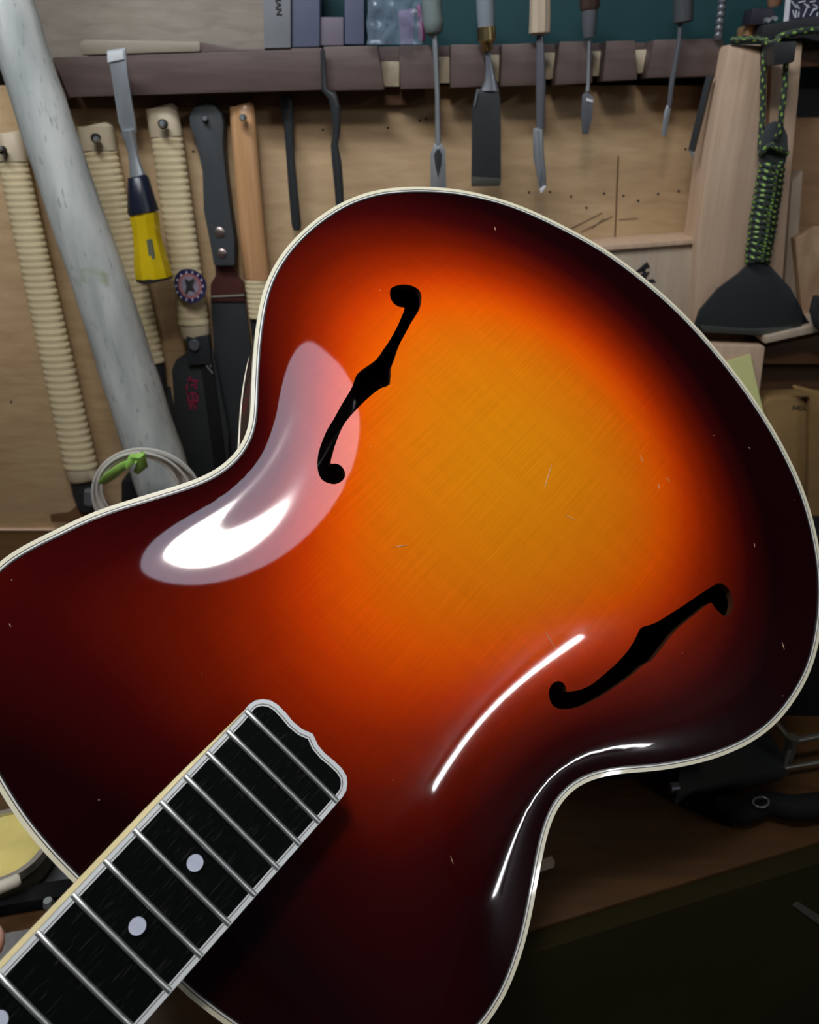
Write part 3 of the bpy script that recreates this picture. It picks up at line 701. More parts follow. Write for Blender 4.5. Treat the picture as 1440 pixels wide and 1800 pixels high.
# --- Japanese saws with wound grips
def grip(p, a, b, r0, r1, pitch, Y, name='wound_grip', m=RATTAN, rr=.07):
    L = math.hypot(b[0] - a[0], b[1] - a[1]); n = int(L / pitch); st = []
    for i in range(n):
        for k, q in enumerate((0, .25, .5, .75)):
            t = (i + q) / n; r = r0 + (r1 - r0) * t
            st.append((*lerp(a, b, t), r * (1 - rr * (1 - abs(math.sin(math.pi * q)) ** .6))))
    return rod(name, st, Y, m, p, n=20, flat=.62, smooth=50)
def nail(px, py, Y, p, r=6, m=STEEL):
    c = pw(px, py, Y); R = r * mpp(px, py, Y)
    return tube('nail', [c + Vector((0, -.004, 0)), c + Vector((0, -.002, 0)), c + Vector((0, .004, 0))], [R * .55, R, R], m, p, n=12)
def ring_hole(px, py, Y, p, r=8): 
    c = pw(px, py, Y); R = r * mpp(px, py, Y)
    return tube('hanging_hole', [c + Vector((0, -.0012, 0)), c + Vector((0, .003, 0))], [R, R], HOLE, p, n=14)
SY = .814
sa = thing('pull_saw', pw(150, 870, SY), 'leftmost pull saw with long pale cord-wound grip, left of the white pole', 'saw', 'pull saws hanging on the board')
rod('grip_end', [(12, 233, 20), (13, 236, 26), (22, 283, 27)], SY, GRIPW, sa, n=20, flat=.62, sq=.8); grip(sa, (22, 283), (143, 823), 26.5, 30, 11.9, SY)
rod('grip_collar', [(143, 822, 28), (147, 840, 29), (148, 843, 26)], SY, GRIPW, sa, n=20, flat=.62)
ring_hole(3, 264, SY - .0155, sa, 7); nail(1, 262, SY - .017, sa, 4)
rod('ferrule', [(148, 842, 26), (153, 870, 25), (160, 895, 22)], SY, BLK, sa, n=16, flat=.5)
prism('saw_blade', [(141, 868), (176, 868), (205, 900), (215, 918), (90, 918), (88, 905), (122, 900), (140, 885)], SY, .0015, DKWOOD, sa, bevel=0)
o = tube('clamp_screw', [pw(158, 862, .79), pw(160, 884, .79)], [.006, .0075], DSTEEL, sa, n=14)
sb = thing('pull_saw', pw(262, 600, SY), 'pull saw with wound grip half hidden behind the white pole', 'saw', 'pull saws hanging on the board')
rod('grip_end', [(167, 219, 22), (168, 222, 31), (175, 264, 31)], SY, GRIPW, sb, n=20, flat=.62, sq=.8); grip(sb, (175, 264), (262, 640), 31, 29, 11.6, SY)
ring_hole(168, 243, SY - .019, sb, 8); nail(170, 245, SY - .021, sb, 5)
rod('ferrule', [(262, 640, 26), (272, 690, 22)], SY, BLK, sb, n=16, flat=.5)
prism('saw_blade', [(245, 680), (300, 680), (330, 930), (230, 930)], SY, .0012, BSTEEL, sb, bevel=0)
sc = thing('pull_saw', pw(345, 840, SY), 'pull saw with wound grip, round badge and black blade with red lettering', 'saw', 'pull saws hanging on the board')
rod('grip_end', [(283, 187, 22), (284, 190, 28), (293, 240, 28.5)], SY, GRIPW, sc, n=20, flat=.62, sq=.8); grip(sc, (293, 240), (341, 572), 29, 27.5, 12, SY)
rod('grip_collar', [(341, 571, 26.5), (344, 588, 25.5), (345, 592, 24)], SY, GRIPW, sc, n=20, flat=.62)
ring_hole(286, 218, SY - .018, sc, 8); nail(286, 218, SY - .020, sc, 6)
prism('ferrule', [(327, 592), (366, 590), (372, 640), (330, 642)], SY - .009, .010, BLK, sc)
rv = pw(341, 607, SY - .011); tube('rivet', [rv + Vector((0, -.001, 0)), rv + Vector((0, .003, 0))], [.005, .0063], DSTEEL, sc, n=16)
prism('saw_blade', [(330, 618), (374, 614), (402, 760), (402, 860), (330, 860), (312, 800), (302, 650), (310, 632)], SY - .004, .0016, BSTEEL, sc, bevel=.0003)
prism('blade_spine', [(352, 640), (374, 640), (403, 860), (382, 860)], SY - .0065, .004, BLKM, sc, bevel=.0006)
# red lettering on the blade (upright strokes)
for k, (bx, by, bw, bh) in enumerate(((329, 668, 19, 3), (333, 661, 3, 10), (327, 676, 3, 10), (335, 676, 12, 3), (343, 672, 3, 12), (328, 690, 20, 3), (330, 690, 3, 13), (338, 694, 3, 10), (345, 690, 3, 14), (330, 704, 18, 3), (332, 709, 14, 3), (334, 712, 3, 8), (342, 709, 3, 11))):
    prism('red_letter_stroke', [(bx, by), (bx + bw, by), (bx + bw, by + bh), (bx, by + bh)], SY - .0046, .0004, REDINK, sc, bevel=0)
for a, b in (((366, 633), (371, 645)), ((363, 642), (368, 650)), ((369, 650), (374, 656))): scratch(a, b, 2.2, mat('pale_etch', (.25, .25, .25), .5), SY - .0072, sc, 'etched_mark')
# round badge
bc = pw(333, 503, SY - .019)
def badge(name, r, dz, m, px=333, py=503):
    c = pw(px, py, SY - .0188 - dz); R = r * mpp(px, py, SY); n = 28
    V = [c + Vector((math.cos(2 * math.pi * k / n) * R, -.0003 + (abs(math.cos(2 * math.pi * k / n)) * r / 27) ** 2 * .004, math.sin(2 * math.pi * k / n) * R * 1.05)) for k in range(n)] + [c + Vector((0, -.0003, 0))]
    V += [v + Vector((0, .0012, 0)) for v in V]
    Fc = [[k, (k + 1) % n, n] for k in range(n)] + [[n + 1 + k, n + 1 + (k + 1) % n, 2 * n + 1] for k in range(n)] + [[k, (k + 1) % n, n + 1 + (k + 1) % n, n + 1 + k] for k in range(n)]
    return mk(name, V, Fc, m, sc)
badge('badge', 27.5, 0, mat('badge_blue', (.022, .02, .075), .35)); badge('badge_ring', 20, .0004, mat('badge_red', (.34, .13, .14), .4)); badge('badge_centre', 15.5, .0008, mat('badge_grey', (.25, .22, .27), .4))
prism('badge_figure', [(324, 490), (333, 494), (342, 488), (337, 502), (343, 512), (333, 508), (325, 517), (328, 503)], SY - .0212, .0006, INK, sc, bevel=0)
for k in range(14):
    A = 2 * math.pi * k / 14; x, y = 333 + 23.6 * math.cos(A), 503 + 24.6 * math.sin(A)
    prism('badge_mark', [(x - 1.3, y - 2), (x + 1.3, y - 2), (x + 1.3, y + 2), (x - 1.3, y + 2)], SY - .0196 + (abs(math.cos(A)) * 23.6 / 27) ** 2 * .004, .0006, mat('badge_lettering', (.5, .48, .55), .5) if k == 0 else bpy.data.materials['badge_lettering'], sc, bevel=0)
# --- saw with black moulded handle
sd = thing('flush_saw', pw(410, 820, .822), 'saw with rounded black handle, two rivets and dark blade', 'saw')
D_ = [(362, 180), (378, 186), (389, 200), (393, 218), (392, 250), (396, 300), (405, 370), (412, 420), (413, 462), (412, 468), (376, 468), (374, 460), (367, 420), (357, 370), (355, 300), (345, 255), (333, 220), (332, 204), (341, 188)]
prism('handle', D_, .806, .016, GREYH, sd, bevel=.0025)
for x, y, r in ((386, 409, 9), (390, 446, 8.5)):
    c = pw(x, y, .8055); rr2 = r * mpp(x, y, .806); tube('rivet', [c + Vector((0, -.0012, 0)), c, c + Vector((0, .004, 0))], [rr2 * .6, rr2, rr2], mat('dull_rivet', (.35, .28, .26), .35, .9) if r == 9 else bpy.data.materials['dull_rivet'], sd, n=16)
ring_hole(361, 209, .8063, sd, 6); nail(361, 209, .804, sd, 4.5)
prism('tang', [(378, 467), (411, 467), (413, 482), (428, 498), (430, 530), (370, 530), (370, 500), (379, 484)], .815, .005, REDST, sd, bevel=.0005)
prism('saw_blade', [(370, 526), (430, 524), (445, 640), (455, 860), (400, 860), (382, 700)], .817, .002, BSTEEL, sd, bevel=.0003)
for a, b in (((369, 522), (430, 519)),): scratch(a, b, 3, mat('greenish_edge', (.22, .22, .16), .4), .8148, sd, 'blade_line')
# --- saw with turned tan handle
se = thing('wooden_handled_saw', pw(456, 560, .815), 'straight tan wooden handle with nail, hanging right of black handle', 'saw')
rod('handle', [(424, 184, 17), (425, 187, 22), (428, 220, 22.5), (434, 300, 22), (442, 400, 22.5), (452, 488, 23), (452, 491, 22)], .812, TAN, se, n=20, flat=.6, sq=.85)
grip(se, (452, 490), (459, 560), 22, 21, 8, .812)
nail(427, 207, .797, se, 6)
rod('ferrule', [(459, 560, 20), (468, 640, 18)], .815, BLK, se, n=14, flat=.5)
# --- chisel with yellow handle, hung blade upwards in front of the rack
CY = .770
ch = thing('chisel', pw(262, 490, CY), 'steel chisel with clear yellow handle and navy collar, blade pointing up', 'chisel', 'chisels and gouges on the board')
prism('blade', [(188, 88), (214, 85), (220, 84), (224, 130), (238, 222), (239, 232), (231, 240), (214, 230), (208, 215), (195, 130)], CY - .001, .0036, STEEL, ch, bevel=.0008)
prism('bevel_tip', [(188, 90), (216, 88), (218, 104), (189, 110)], CY - .0022, .002, mat('bright_steel', (.72, .76, .76), .25, .2), ch, bevel=.0003)
rod('neck', [(224, 230, 14), (230, 250, 10.5), (234, 270, 9), (238, 290, 11), (243, 312, 15)], CY, STEEL, ch, n=16, flat=.7)
rod('collar', [(242, 309, 14), (243, 312, 18), (248, 345, 23), (252, 370, 27), (253, 373, 27)], CY, NAVY, ch, n=20)
rod('handle', [(253, 372, 25), (255, 385, 25.5), (258, 410, 24), (263, 440, 27), (267, 465, 31), (271, 486, 32.5)], CY, YEL, ch, n=10, sq=.9, smooth=20)
rod('end_cap', [(271, 485, 32), (272, 491, 31), (273, 494, 22)], CY, BLK, ch, n=20)
rod('handle_core', [(262, 420, 6), (270, 470, 10)], CY - .010, mat('grey_core', (.2, .22, .15), .3, .6), ch, n=10)
# --- black round files / gouges in the rack
o = rod('tapered_file', [(502, 170, 12), (504, 178, 13), (508, 230, 8), (511, 280, 7.5), (515, 330, 8), (521, 395, 8.5), (522, 405, 6)], .815, BSTEEL, n=12, flat=.5); setp(o, 'black tapered file narrowest at the middle, hanging below rack board', 'file')
o = rod('bent_rod_gouge', [(567, 88, 4), (568, 110, 4.5), (570, 158, 5), (584, 168, 9), (590, 190, 9), (592, 225, 7), (590, 245, 6), (588, 255, 6.5), (592, 285, 8.5), (596, 330, 8), (598, 370, 7)], .786, BSTEEL, n=12, flat=.6); setp(o, 'black bent gouge on the rack just right of the tapered file', 'gouge')
GG = 'chisels and gouges on the board'
TY = .784
t = thing('spoon_gouge', pw(770, 325, TY), 'long thin gouge with spoon-shaped tip touching the guitar edge', 'gouge', GG)
rod('handle', [(752, -60, 17), (762, 40, 18), (763, 56, 16), (764, 62, 9)], TY, mat('grey_green_handle', (.17, .21, .20), .4), t)
rod('shaft', [(764, 60, 5), (766, 100, 5), (769, 170, 4.5), (770, 235, 5), (770, 253, 6)], TY, STEEL, t, n=10)
prism('spoon_blade', [(764, 252), (776, 252), (783, 262), (785, 330), (784, 350), (757, 350), (757, 270)], TY - .002, .003, STEEL, t, bevel=.0008)
prism('hollow', [(768, 262), (773, 262), (777, 272), (776, 290), (770, 312), (765, 290), (763, 272)], TY - .0026, .0012, BSTEEL, t, bevel=.0003)
t = thing('wide_chisel', pw(855, 325, TY), 'wide flat black chisel with brass ferrule', 'chisel', GG)
rod('handle', [(850, -60, 16), (854, 20, 16), (855, 48, 15)], TY, mat('steel_grey_handle', (.20, .23, .26), .4), t)
rod('ferrule', [(855, 47, 13), (855, 48, 16.5), (856, 71, 16.5), (856, 74, 13), (856, 76, 11), (857, 90, 9)], TY, BRASS, t, n=20)
rod('neck', [(857, 88, 5), (858, 100, 5), (860, 120, 7), (862, 140, 10), (861, 160, 17)], TY, DSTEEL, t, n=14, flat=.45)
prism('blade', [(838, 156), (876, 158), (880, 175), (881, 316), (879, 327), (829, 328), (830, 196), (832, 178)], TY - .002, .0035, BSTEEL, t, bevel=.0007)
prism('cutting_edge', [(830, 311), (880, 314), (879, 326), (829, 327)], TY - .0026, .001, mat('olive_grey_edge', (.12, .12, .10), .4, .6), t, bevel=.0003)
scratch((840, 160), (834, 187), 2.5, STEEL, TY - .0028, t, 'edge_glint')
t = thing('knife_gouge', pw(950, 335, TY), 'gouge with pale wooden handle and long pointed steel blade', 'gouge', GG)
rod('handle', [(948, -60, 17), (950, 0, 18.5), (950, 30, 19), (949, 58, 19), (949, 62, 12)], TY, PALEH, t, n=10, smooth=30)
rod('shaft', [(949, 60, 5), (950, 70, 7), (951, 140, 8), (951, 150, 8.5), (950, 228, 7)], TY, DSTEEL, t, n=10, flat=.5)
rod('blade', [(947, 226, 7), (946, 232, 9), (947, 275, 9.5), (951, 300, 8.5), (954, 325, 7), (953, 332, 5)], TY - .001, STEEL, t, n=10, flat=.35)
prism('side_clip', [(938, 226), (944, 226), (947, 250), (952, 300), (949, 330), (944, 290), (938, 250)], TY - .004, .0015, STEEL, t, bevel=.0003)
prism('pointed_tip', [(949, 332), (959, 326), (960, 329), (951, 341)], TY - .003, .002, mat('bright_tip', (.85, .86, .88), .2, .2), t, bevel=.0003)
t = thing('small_gouge', pw(1033, 232, TY), 'short gouge with a dark handle, second bright shaft from the right block', 'gouge', GG)
rod('handle', [(1037, -60, 18), (1037, 12, 18), (1037, 18, 15)], TY, DKH, t)
rod('ferrule', [(1037, 17, 14.5), (1036, 45, 13), (1036, 66, 10)], TY, DSTEEL, t)
rod('shaft', [(1036, 64, 4), (1036, 78, 3), (1034, 145, 3), (1033, 160, 4)], TY, STEEL, t, n=10)
prism('blade', [(1024, 168), (1032, 160), (1044, 172), (1041, 208), (1034, 236), (1024, 236), (1022, 200)], TY - .001, .002, DSTEEL, t, bevel=.0006)
prism('blade_glint', [(1031, 172), (1043, 176), (1042, 180), (1031, 178)], TY - .002, .001, bpy.data.materials['bright_tip'], t, bevel=.0002)
t = thing('fine_gouge', pw(1175, 240, TY), 'fine gouge with dark handle and thin curved blade', 'gouge', GG)
rod('handle', [(1203, -60, 18), (1201, 38, 17), (1201, 41, 13)], TY, mat('dark_grey_handle', (.06, .065, .07), .45), t)
rod('shaft', [(1196, 40, 4), (1194, 72, 4), (1182, 140, 5), (1178, 175, 4.5), (1176, 190, 4)], TY, DSTEEL, t, n=10)
rod('blade', [(1176, 186, 4), (1174, 195, 5.5), (1170, 215, 5), (1167, 240, 4)], TY - .001, STEEL, t, n=10, flat=.4)
t = thing('spiral_bar_chisel', pw(1220, 275, TY), 'black square bar chisel with spiral upper shaft beside the pale boards', 'chisel', GG)
st = []
for i in range(60):
    q = i / 59; st.append((*lerp((1276, -50), (1262, 70), q), 7.5 if i % 6 < 4 else 5.5))
rod('spiral_shaft', st, TY + .004, DSTEEL, t, n=12)
rod('bar', [(1249, 134, 7), (1244, 152, 7), (1217, 262, 6.5), (1216, 266, 6)], TY + .002, BSTEEL, t, n=4, sq=1, smooth=20)
prism('bright_edge', [(1213, 264), (1222, 268), (1218, 279), (1214, 270)], TY, .002, STEEL, t, bevel=.0002)

# --- pale boards at the right
PB = .772
b1 = prism('timber_board', [(1281, 77), (1356, 78), (1352, 120), (1345, 330), (1338, 582), (1221, 580), (1226, 425), (1250, 250)], PB, .045, PALE, bevel=.0045); setp(b1, 'wide pale chamfered timber board standing right of the rack', 'board')
b2 = prism('timber_board', [(1358, 78), (1412, 71), (1404, 170), (1389, 330), (1378, 470), (1371, 575), (1341, 575), (1347, 330)], PB + .014, .030, PALE, bevel=.0015); setp(b2, 'narrow pale timber board behind the cord-handled knife', 'board')
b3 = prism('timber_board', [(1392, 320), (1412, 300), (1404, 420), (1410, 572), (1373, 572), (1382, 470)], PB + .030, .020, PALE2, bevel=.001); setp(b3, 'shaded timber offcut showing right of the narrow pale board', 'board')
b4 = prism('timber_board', [(1398, 420), (1440, 400), (1480, 400), (1480, 580), (1414, 590)], PB + .020, .012, wood('curly_shaving_wood', (.33, .20, .11), (.52, .36, .22), (40, 40, 14), .6, .4), bevel=.001); setp(b4, 'brown figured wood piece at the right edge above the dark cubby', 'board')
# lower shelf block and cubby
sh = thing('shelf_block', pw(1300, 690, .75), 'pale wooden shelf block under the boards beside the dark cubby', 'shelf')
prism('upright', [(1180, 605), (1345, 610), (1334, 700), (1326, 900), (1180, 900)], .752, .018, PALE, sh)
prism('shelf_lip', [(1345, 604), (1520, 566), (1520, 592 - 40), (1345, 592)], .752, .05, PALE2, sh)
prism('cubby_roof', [(1341, 612), (1520, 572), (1520, 640), (1339, 640)], .775, .05, DKWOOD, sh)
prism('cubby_back', [(1334, 640), (1540, 640), (1540, 760), (1330, 760)], .80, .025, DKWOOD, sh)
# curved dark handle at the frame's right edge
o = rod('curved_handle', [(1438, 520, 8), (1432, 545, 9), (1438, 568, 9), (1452, 580, 8)], .745, BSTEEL, n=12); setp(o, 'dark curved tool end cut by the right frame edge', 'tool')
# wooden box with a brushed character
wb = thing('wooden_box', pw(1140, 560, .79), 'pale wooden box with brushed black character behind the guitar rim', 'box')
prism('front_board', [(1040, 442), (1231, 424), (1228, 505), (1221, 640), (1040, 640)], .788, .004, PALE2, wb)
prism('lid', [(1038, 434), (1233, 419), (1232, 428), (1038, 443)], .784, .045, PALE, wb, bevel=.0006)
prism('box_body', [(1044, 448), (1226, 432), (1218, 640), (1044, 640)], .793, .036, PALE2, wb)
for p in ([(1117, 478), (1138, 460), (1143, 470), (1128, 476), (1126, 480)], [(1126, 474), (1134, 472), (1136, 479), (1143, 477), (1136, 489), (1139, 495), (1128, 492), (1124, 485), (1130, 480)], [(1138, 493), (1148, 490), (1154, 496), (1148, 497), (1136, 496)], [(1108, 500), (1128, 489), (1136, 494), (1116, 512)]):
    prism('brush_stroke', p, .7874, .0008, INK, wb, bevel=0)
# sticky note
o = prism('sticky_note', [(1262, 640), (1319, 622), (1328, 665), (1342, 722), (1342, 760), (1262, 760)], .7485, .0006, NOTE, bevel=0); setp(o, 'pale yellow sticky note on the shelf block at the guitar edge', 'note')
# cardboard boxes in the cubby
cb1 = thing('cardboard_box', pw(1390, 950, .76), 'brown cardboard box with small printed mark in the cubby', 'box')
prism('carton', [(1338, 716), (1354, 702), (1426, 700), (1410, 960), (1338, 960)], .752, .03, BOX, cb1)
text('printed_mark', 'NOU', 1407, 717, .7515, 9, INK, cb1)
cb2 = prism('open_box', [(1424, 700), (1398, 684), (1402, 680), (1440, 690), (1520, 690), (1520, 1000), (1420, 1000)], .742, .008, BOX, bevel=.001); setp(cb2, 'brown box with raised flap at the right frame edge', 'box')
# knife with cord handle
KY = .758
kn = thing('cord_handled_knife', pw(1320, 585, KY), 'broad black triangular blade with black and lime cord handle', 'knife')
prism('blade', [(1318, 462), (1328, 458), (1340, 458), (1352, 464), (1390, 505), (1412, 545), (1410, 582), (1386, 588), (1330, 590), (1236, 584), (1221, 572), (1230, 546), (1262, 508), (1300, 480)], KY, .004, BSTEEL, kn, bevel=.0012)
prism('ground_edge', [(1232, 572), (1320, 578), (1404, 574), (1404, 584), (1330, 589), (1238, 584)], KY - .0008, .002, mat('grey_ground_edge', (.10, .105, .095), .45, .5), kn, bevel=.0003)
prism('blade_corner', [(1409, 545), (1425, 570), (1420, 580), (1410, 580)], KY + .004, .006, BLKM, kn)
prism('tang', [(1343, 286), (1378, 290), (1352, 464), (1318, 462)], KY, .004, BLKM, kn)
prism('pommel', [(1338, 286), (1336, 264), (1342, 236), (1352, 219), (1366, 213), (1378, 219), (1386, 238), (1387, 262), (1382, 290)], KY - .001, .007, GREYH, kn, bevel=.002)
nW = 16
for i in range(nW):
    t_ = (i + .5) / nW; cx_, cy_ = lerp((1358, 290), (1331, 460), t_); ww = 17.5 + 2 * math.sin(t_ * 3.1)
    for s in (0, 1):
        P = []
        for k in range(9):
            A = math.pi * (k / 8) - math.pi / 2; xx = cx_ + ww * math.sin(A); 
            yy = cy_ + (5.5 if s else -5.5) * math.sin(A * 1.0) + 2 * math.sin(A * 3 + i)
            P.append(pw(xx, yy, KY + .002 - .0085 * math.cos(A) * (1 if s else .93)))
        tube('cord_wrap', P, .0029, CORD, kn, n=8)
tube('handle_loop', [pw(*q) for q in spline([(1352, 80, .764), (1345, 96, .764), (1342, 130, .764), (1341, 190, .764), (1337, 262, .760), (1340, 268, .755), (1352, 256, .752), (1368, 262, .752), (1384, 270, .756)], 8)], .0025, CORD, kn, n=8)
tube('hanging_cord', [pw(*q) for q in spline([(1382, 108, .752), (1379, 160, .752), (1374, 200, .752), (1371, 230, .753), (1364, 244, .755)], 8)], .0025, CORD, kn, n=8)
o = prism('black_peg', [(1362, 74), (1401, 72), (1397, 108), (1388, 112), (1361, 114)], .742, .03, BLK, bevel=.001); setp(o, 'square black peg on the timber board that holds the knife cord', 'peg')
o = tube('loose_cord', [pw(*q) for q in spline([(1284, 71, .772), (1310, 69, .768), (1340, 70, .764), (1354, 76, .756), (1366, 72, .752), (1372, 64, .752), (1395, 58, .750), (1420, 54, .750), (1470, 52, .752)], 8)], .0026, CORD, n=8); setp(o, 'black and lime cord lying over the tops of the timber boards', 'cord')
# top right corner
o = prism('black_ledge', [(1342, 44), (1520, 14), (1520, 64), (1440, 73), (1414, 66), (1340, 70)], .778, .05, BLK); setp(o, 'thick black ledge above the timber boards', 'ledge')
pr = thing('printed_card', pw(1410, 38, .784), 'white edged card printed in black and white at top right', 'card')
prism('card', [(1386, -40), (1520, -60), (1520, 26), (1378, 40)], .786, .001, WHITE, pr, bevel=0)
prism('print', [(1395, -40), (1520, -60), (1520, 22), (1387, 36)], .7855, .0005, mat('print_navy', (.02, .022, .05), .6), pr, bevel=0)
PRW = mat('print_white', (.55, .57, .62), .6)
for a, b in (((1394, 18), (1397, 30)), ((1392, 2), (1400, 14)), ((1400, 18), (1399, 32)), ((1405, 20), (1404, 30)), ((1420, 12), (1412, 30)), ((1432, 14), (1424, 28)), ((1404, 5), (1416, 2)), ((1424, 4), (1434, 2)), ((1400, 8), (1406, 16)), ((1419, 8), (1423, 14)), ((1428, 20), (1438, 14)), ((1414, 6), (1420, 12)), ((1430, 8), (1437, 12)), ((1438, 22), (1436, 30))):
    scratch(a, b, 2.6, PRW, .7855, pr, 'print_mark')
o = prism('clamp_head', [(1324, 14), (1360, 15), (1364, 24), (1358, 40), (1344, 44), (1318, 42)], .785, .02, mat('dark_violet_metal', (.02, .018, .03), .5), bevel=.001); setp(o, 'small black clamp head standing at top right left of the card', 'clamp')
for k, (x, y) in enumerate(((1350, 36), (1362, 33))):
    c = pw(x, y, .782); o = tube('screw', [c + Vector((0, -.002, 0)), c + Vector((0, .003, 0))], [.0018, .0025], STEEL, n=10); setp(o, ['small metal screw right against the black clamp head', 'small metal screw between the clamp head and the white card'][k], 'screw', 'screws on the black ledge')
o = prism('small_wood_block', [(1316, 44), (1338, 44), (1338, 66), (1312, 66)], .80, .025, TAN, bevel=.0006); setp(o, 'small reddish wood block under the clamp head', 'wood block')
o = rod('amber_cup', [(1362, -20, 13), (1362, 6, 12), (1362, 12, 10)], .80, mat('amber_glass', (.25, .13, .08), .2), n=16); setp(o, 'amber jar bottom at the top edge beside the card', 'jar')
o = prism('dark_shelf_board', [(1412, 76), (1520, 70), (1520, 112), (1408, 118)], .80, .028, DKWOOD); setp(o, 'brown shelf board ending behind the narrow timber board', 'board')

# ================================================================== ON THE BENCH
def bpt(px, py, h=0): return pz(px, py, BZ + h)
# white cable coil with green tape
co = thing('cable_coil', (pw(250, 900, .66).x, .66, BZ), 'coil of thin white cable bound with bright green tape', 'cable')
for k in range(9):
    P = []; R = .034 + .0019 * k; oy = rng.uniform(-.006, .006); cx_, cy_ = 247 + 1.6 * k, 862 + 1.7 * k
    c = pw(cx_, cy_, .66 + oy); wob = rng.uniform(-.3, .3)
    for i in range(40):
        A = 2 * math.pi * i / 40; P.append(c + Vector((math.cos(A) * R * .98, math.cos(A + wob) * .006, math.sin(A) * R * 1.0)))
    tube('cable_turn', P, .0012, WIREM, co, n=6, closed=True)
tube('green_tape', [pw(*q) for q in ((180, 848, .640), (192, 838, .638), (205, 828, .636), (218, 818, .636), (226, 812, .638))], [.0045, .0065, .0062, .0055, .003], GREEN, co, n=8, flat=.5)
tube('green_tape', [pw(*q) for q in ((222, 820, .636), (234, 806, .634), (246, 800, .636), (250, 818, .638), (240, 830, .642))], [.003, .0055, .006, .005, .003], GREEN, co, n=8, flat=.6)
o = prism('black_case', [(212, 846), (310, 838), (310, 925), (212, 928)], .770, .035, BLKM, bevel=.003); setp(o, 'small matt black case on the bench behind the cable coil', 'case')
# left front: tin, tubes, black bar, grey stone
tc0 = bpt(2, 1484, .026)
tin = thing('wax_tin', (tc0.x, tc0.y, BZ + .0065), 'open round tin of yellow wax at the lower left', 'tin')
R_ = .0285
def cyl(name, c, r0, r1, z0, z1, m, p, n=40, label=None):
    V = [(c.x + math.cos(2 * math.pi * k / n) * r, c.y + math.sin(2 * math.pi * k / n) * r, z) for r, z in ((r0, z0), (r1, z1)) for k in range(n)]
    return mk(name, V, [list(range(n))[::-1], list(range(n, 2 * n))] + [[i, (i + 1) % n, n + (i + 1) % n, n + i] for i in range(n)], m, p, 40, label=label)
cyl('tin_body', tc0, R_, R_, BZ + .0065, BZ + .022, mat('dark_olive_tin', (.09, .085, .05), .4, .5), tin)
V, Fc = [], []; n = 40
for r, z in ((R_ + .0015, .020), (R_ + .0015, .026), (R_ - .002, .026), (R_ - .002, .021)):
    V += [(tc0.x + math.cos(2 * math.pi * k / n) * r, tc0.y + math.sin(2 * math.pi * k / n) * r, BZ + z) for k in range(n)]
for a in range(4):
    for i in range(n): j = (i + 1) % n; b = (a + 1) % 4; Fc.append([a * n + i, a * n + j, b * n + j, b * n + i])
mk('tin_rim', V, Fc, TIN, tin, 40)
cyl('wax', tc0, R_ - .002, R_ - .002, BZ + .018, BZ + .0235, WAX, tin)
c1 = bpt(78, 1513, .004)
rg = thing('metal_lid', (c1.x, c1.y, BZ), 'shallow ridged metal lid partly under the wax tin', 'lid')
V, Fc = [], []
prof_ = ((.026, .000), (.029, .0), (.0295, .003), (.0275, .0036), (.0275, .005), (.0258, .006), (.0245, .0045), (.024, .001))
for r, z in prof_: V += [(c1.x + math.cos(2 * math.pi * k / n) * r, c1.y + math.sin(2 * math.pi * k / n) * r, BZ + z) for k in range(n)]
for a in range(len(prof_)):
    for i in range(n): j = (i + 1) % n; b = (a + 1) % len(prof_); Fc.append([a * n + i, a * n + j, b * n + j, b * n + i])
mk('lid_rim', V, Fc, TIN, rg, 30)
cyl('lid_floor', c1, .0255, .0255, BZ, BZ + .0012, DSTEEL, rg)
o = tube('white_rod', [bpt(-60, 1585, .032), bpt(31, 1547, .032), bpt(36, 1545, .032)], [.0038, .0038, .0026], mat('ivory_plastic', (.66, .62, .50), .4), n=14); setp(o, 'short ivory plastic rod lying across in front of wax tin', 'rod')
dkb = box('black_bar', (-.33, .325, BZ), (-.16, .338, BZ + .010), BLKM, bevel=.002, rot=.2); setp(dkb, 'matt black bar lying between the lid and the grey stone', 'bar')
o = cyl('ball_screw', bpt(86, 1590, .010), .0035, .0025, BZ + .010, BZ + .014, STEEL, None); setp(o, 'tiny shiny screw head beside the black bar', 'screw')
gs = bpt(40, 1640, .012)
o = box('sharpening_stone', (gs.x - .085, gs.y - .050, BZ), (gs.x + .06, gs.y + .002, BZ + .009), GREY, bevel=.0015, rot=.2); setp(o, 'rough dark grey stone slab at the lower left by the neck', 'stone')
# right: black pieces and thin metal rods
o = box('black_case', (.10, .435, BZ), (.215, .475, BZ + .030), BLKM, bevel=.003, rot=.10); setp(o, 'long black case on the bench under the guitar waist', 'case')
pl = thing('grey_plate_tool', tuple(bpt(1270, 1400)), 'dark grey angled plate tool lying right of the long black case', 'tool')
a0, a1, a2, a3 = bpt(1195, 1335), bpt(1350, 1312), bpt(1376, 1372), bpt(1185, 1418)
V = [a + Vector((0, 0, z)) for z in (.001, .014) for a in (a0, a1, a2, a3)]
PLT = mat('grey_plate', (.045, .05, .05), .5, .3)
mk('plate', V, [[0, 1, 2, 3], [4, 5, 6, 7], [0, 1, 5, 4], [1, 2, 6, 5], [2, 3, 7, 6], [3, 0, 4, 7]], PLT, pl, 40, bevel=.001)
tube('plate_arm', [bpt(1205, 1410, .004), bpt(1290, 1448, .004)], .003, BLKM, pl, n=8)
prs = [bpt(1178, 1385, .012), bpt(1192, 1384, .012)]
tube('plate_pin', prs, .004, DSTEEL, pl, n=10)
fr_ = thing('wire_frame_stand', tuple(bpt(1400, 1340)), 'thin grey metal rod frame at right edge below guitar', 'stand')
RODM = mat('dull_rod', (.20, .19, .16), .4, .7)
z_ = .03
